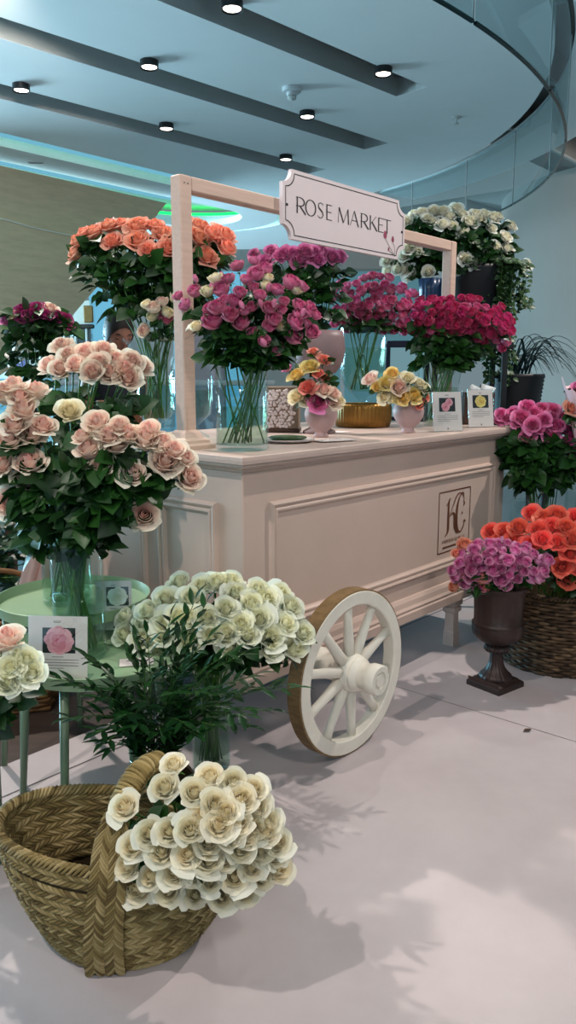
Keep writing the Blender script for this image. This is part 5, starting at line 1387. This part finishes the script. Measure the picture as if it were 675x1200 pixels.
MB().lathe([(0, .0), (.138, 0)], n=30).build('soil', M['darkwood'], gpl)
# leafy plant in the hamper's corner at far left
lp0 = V((-1.66, 3.28, -.012)); lp_ = thing('leafy_plant', 'leafy green plant at the left edge above the pink paper rolls', 'plant', lp0); sm_ = MB(); fm = MB()
for k in range(34):
    P = at(r_.uniform(-25, 60), r_.uniform(590, 690), 3.55+r_.uniform(-.2, .15))-lp0; B = V((r_.uniform(-.05, .05), r_.uniform(-.05, .05), .28)); path = spl([B, B.lerp(P, .5)+UP*.08, P], 6); sm_.tube(path, .003, 4)
    for p in path[2:]:
        for j in range(2):
            a = r_.uniform(0, 6.28); leaflet(fm, p, V((math.cos(a), math.sin(a)-.4, r_.uniform(-.2, .5))), UP+V((0, -.4, 0)), r_.uniform(.06, .10), r_.uniform(.03, .05), r_=r_)
sm_.build('stem', M['stem'], lp_); fm.build('leaves', M['ivy'], lp_)
MB().lathe([(0, 0), (.10, 0), (.13, .28), (.14, .30), (.125, .30), (.1, .05), (0, .05)], n=36).build('pot', M['blackpot'], lp_)
# fallen leaves on the floor
for i, (x, y, rz, lab) in enumerate(((618, 857, .4, 'single dry leaf fallen on the pale floor at lower right'), (551, 795, 1.8, 'small fallen leaf on the floor beside the urn foot'))):
    mb = MB(); leaflet(mb, (-.02, 0, .003), (1, 0, 0), (0, 0, 1), .04, .022, droop=-.1, fold=.3)
    o = mb.build('fallen_leaf', M['darkwood']); o.location = atz(x, y, 0); o.rotation_euler = (0, 0, rz); tag(o, lab, 'leaf')

# ---------------------------------------------------------------- woman behind the cart
def skin_mesh(joints, edges, root_i, sub=2):
    me = bpy.data.meshes.new('tmp'); me.from_pydata([j[:3] for j in joints], edges, []); o = bpy.data.objects.new('tmp', me); COL.objects.link(o)
    sk = o.modifiers.new('s', 'SKIN'); me.skin_vertices or me.attributes
    if not me.skin_vertices: 
        bpy.context.view_layer.objects.active = o
    sv = me.skin_vertices[0].data
    for k, j in enumerate(joints): sv[k].radius = (j[3], j[4] if len(j) > 4 else j[3]); sv[k].use_root = (k == root_i)
    sk.use_smooth_shade = True
    sb = o.modifiers.new('b', 'SUBSURF'); sb.levels = sub; sb.render_levels = sub
    dg = bpy.context.evaluated_depsgraph_get(); m2 = bpy.data.meshes.new_from_object(o.evaluated_get(dg))
    V_ = [v.co.copy() for v in m2.vertices]; F_ = [tuple(p.vertices) for p in m2.polygons]
    bpy.data.objects.remove(o); bpy.data.meshes.remove(me); bpy.data.meshes.remove(m2)
    return V_, F_
PW = on(147, 4.75, 0); 
pr_ = thing('person', 'person with brown hair and bare shoulders looking down behind the peach roses', 'person', V((PW.x, PW.y, -.012)), .55)
J = [(0, 0, .93, .125, .10), (0, 0, 1.08, .115, .085), (0, .01, 1.24, .14, .095), (0, .015, 1.36, .12, .075), (0, .0, 1.42, .055, .055), (0, -.012, 1.50, .048, .05),
     (.155, .01, 1.365, .055), (.20, .0, 1.12, .042), (.17, -.14, .92, .034), (.14, -.24, .93, .028), (-.155, .01, 1.365, .055), (-.20, .0, 1.12, .042), (-.17, -.14, .92, .034), (-.14, -.24, .93, .028),
     (.09, 0, .86, .09), (.10, -.01, .48, .058), (.10, .02, .09, .04), (.11, -.12, .03, .032), (-.09, 0, .86, .09), (-.10, -.01, .48, .058), (-.10, .02, .09, .04), (-.11, -.12, .03, .032)]
E_ = [(0, 1), (1, 2), (2, 3), (3, 4), (4, 5), (3, 6), (6, 7), (7, 8), (8, 9), (3, 10), (10, 11), (11, 12), (12, 13), (0, 14), (14, 15), (15, 16), (16, 17), (0, 18), (18, 19), (19, 20), (20, 21)]
pb = MB()
try:
    v_, f_ = skin_mesh(J, E_, 0); pb.add(v_, f_)
except Exception as ex:
    print('skin failed', ex)
for sgn in (1, -1):                                                               # fingers rooted in each palm
    for k in range(5):
        b0 = V((sgn*(.14+(-.022+.011*k)), -.25, .925)); L = (.05, .075, .082, .076, .06)[k]
        d_ = V((sgn*(-.25 if k == 0 else 0)*1.0+sgn*.0, -1, -.25)); 
        if k == 0: b0 = V((sgn*.112, -.215, .93)); d_ = V((-sgn*.5, -1, -.1))
        d_.normalize(); pb.tube([b0, b0+d_*L*.4, b0+d_*L*.75+V((0, 0, -.012)), b0+d_*L+V((0, 0, -.03))], [.0095, .009, .0082, .006], 8)
# head: shaped sphere, tilted down, with brow, nose, lips, chin and ears
tilt = Matrix.Rotation(math.radians(28), 3, 'X'); hc = V((0, -.055, 1.605))
def hp3(u, v):
    th, ph = u*2*PI, v*PI; x, y, z = math.sin(ph)*math.cos(th), math.sin(ph)*math.sin(th), math.cos(ph)
    X, Y, Z = x*.076, y*.096, z*.118
    if z < 0: X *= 1-.30*(-z)**1.3; Y = Y*(1-.12*(-z)) - .016*(-z)*(1 if y < 0 else .2)
    if y < 0:
        f = lambda cx, cz, sx, sz: math.exp(-((X-cx)/sx)**2-((Z-cz)/sz)**2)
        Y -= .024*f(0, -.022, .012, .022)*(-y)+.010*f(0, .0, .008, .03)*(-y)+.007*f(0, -.062, .022, .008)+.005*f(0, -.072, .018, .007)+.010*f(0, -.105, .022, .016)
        for s in (1, -1): Y += .010*f(s*.032, .008, .017, .012)-.006*f(s*.032, .004, .012, .007)-.004*f(s*.03, .026, .022, .008)
    return tilt.to_3x3() @ V((X, Y, Z))+hc
nu_, nv_ = 48, 40
hv = [hp3(u/nu_, .002+.996*v/(nv_-1)) for v in range(nv_) for u in range(nu_)]
hf = [(v*nu_+u, (v+1)*nu_+u, (v+1)*nu_+(u+1) % nu_, v*nu_+(u+1) % nu_) for v in range(nv_-1) for u in range(nu_)]
pb.add(hv, hf)
for s in (1, -1):
    pts_ = [tilt @ V((s*.076, .004+.018*math.sin(a), -.002+.03*math.cos(a)))+hc for a in np.linspace(.3, PI*1.15, 8)]; pb.tube(pts_, [.006, .008, .008, .007, .007, .008, .008, .006], 8)
pb.build('body', M['skin'], pr_)
for s in (1, -1):
    mb = MB(); pts_ = [tilt @ V((s*(.032+.016*q), -.088+.006*abs(q), .0-.004*(1-q*q)))+hc for q in np.linspace(-1, 1, 8)]; mb.tube(pts_, .0018, 5); mb.build('eyelashes', M['hair'], pr_)
    mb = MB(); pts_ = [tilt @ V((s*(.032+.02*q), -.092+.008*abs(q), .026-.003*q*q))+hc for q in np.linspace(-1, 1, 8)]; mb.tube(pts_, [.001, .002, .003, .003, .003, .003, .002, .001], 5); mb.build('eyebrow', M['hair'], pr_)
mb = MB(); pts_ = [tilt @ V((.024*q, -.101+.008*q*q, -.067))+hc for q in np.linspace(-1, 1, 9)]; mb.tube(pts_, [.001, .003, .0045, .005, .005, .005, .0045, .003, .001], 6); mb.build('lips', mat('lips', '#9a5450', .4), pr_)
hm = MB(); nu_, nv_ = 60, 26; hv = []
for v in range(nv_):
    for u in range(nu_):
        th = u/nu_*2*PI; front = max(0, -math.sin(th)); lim = PI*(.86-.52*front**.7); ph = .002+lim*v/(nv_-1)
        p = V((math.sin(ph)*math.cos(th)*.083, math.sin(ph)*math.sin(th)*.103+.004, math.cos(ph)*.126+.004)); p *= 1+.012*math.sin(26*th+3*v)
        hv.append(tilt @ p+hc)
hm.add(hv, [(v*nu_+u, (v+1)*nu_+u, (v+1)*nu_+(u+1) % nu_, v*nu_+(u+1) % nu_) for v in range(nv_-1) for u in range(nu_)])
bun = tilt @ V((0, .105, -.02))+hc
hm.lathe([(.0005, -.05), (.03, -.042), (.046, -.01), (.046, .015), (.028, .042), (.0005, .05)], c=bun, n=30, mod=lambda a, i, z: 1+.06*math.sin(9*a+40*z))
hm.build('hair', M['hair'], pr_)
dm = MB(); pr2 = [(.30, .17, .42), (.25, .16, .62), (.185, .145, .86), (.165, .125, .98), (.14, .105, 1.08), (.165, .118, 1.22), (.172, .112, 1.30), (.165, .10, 1.325)]
dm.loft([[V((a*math.cos(q)*(1+(.03*math.sin(9*q) if z < .9 else 0)), b_*math.sin(q)+.008, z)) for q in np.linspace(0, 2*PI, 56, endpoint=False)] for a, b_, z in pr2], cap=False)
dm.build('dress', M['cloth'], pr_)
# ================================================================== LIGHT
wd = bpy.data.worlds.new('world'); sc.world = wd; wd.use_nodes = True
bg = wd.node_tree.nodes['Background']; bg.inputs[0].default_value = lin('#bcd8e2'); bg.inputs[1].default_value = WORLD
def spot(name, loc, target, watts, deg, size=.06, blend=.35, col=(1, .92, .84)):
    l = bpy.data.lights.new(name, 'SPOT'); l.energy = watts; l.spot_size = math.radians(deg); l.spot_blend = blend; l.shadow_soft_size = size; l.color = col
    o = bpy.data.objects.new(name, l); COL.objects.link(o); o.location = loc
    o.rotation_mode = 'QUATERNION'; o.rotation_quaternion = (V(target)-V(loc)).to_track_quat('-Z', 'Y')
spot('downlight_beam_left', (-2.3, 4.7, 4.4), (-.25, 1.9, .3), 600, 52, .05)
spot('downlight_beam_right', (3.2, 4.2, 4.4), (.5, 2.9, .3), 520, 62, .05)
spot('downlight_beam_centre', (1.0, 5.6, 4.4), (.2, 2.8, .6), 170, 75, .06)
spot('track_light_front', (2.0, -1.6, 4.6), (.5, 3.0, .9), 270, 42, .25)
spot('near_front_fill', (-.5, -3.2, 3.3), (-.1, 2.4, .7), 170, 40, .25)  # added low fill from the front, lifts the roses more than the floor
spot('track_light_left', (-1.9, .2, 4.6), (-.35, 2.7, .9), 330, 42, .05)
spot('cladding_fill', (-2.2, 6.5, 4.3), (-5.5, 10.8, 2.6), 170, 95, .2, col=(1, .93, .84))  # added fill spot that lightens the beige slab, no fitting modelled
spot('wall_fill', (5.0, 9.0, 4.3), (6.0, 13.0, 2.2), 330, 110, .3, col=(1, .93, .88))  # added warm fill to lighten and neutralise the right-hand wall
al_ = bpy.data.lights.new('daylight_fill', 'AREA'); al_.shape = 'RECTANGLE'; al_.size = 12; al_.size_y = 3; al_.energy = 5600; al_.color = (.48, .82, 1)  # added unseen area fill, brightens the ceiling in a bluish daylight tint
ao = bpy.data.objects.new('daylight_fill', al_); COL.objects.link(ao); ao.location = (-13.5, 14.5, 1.4); ao.rotation_mode = 'QUATERNION'
ao.rotation_quaternion = (V((-1, 7, 3.6))-ao.location).to_track_quat('-Z', 'Y')
vs_ = sc.view_settings
sc.display_settings.display_device = 'sRGB'
vs_.view_transform = 'Standard'; vs_.look = 'None'; vs_.gamma = 1; vs_.exposure = EXPO
vs_.use_curve_mapping = False
cy = sc.cycles
cy.transparent_max_bounces = 40; cy.max_bounces = 8; cy.diffuse_bounces = 4; cy.glossy_bounces = 3
cy.use_denoising = True
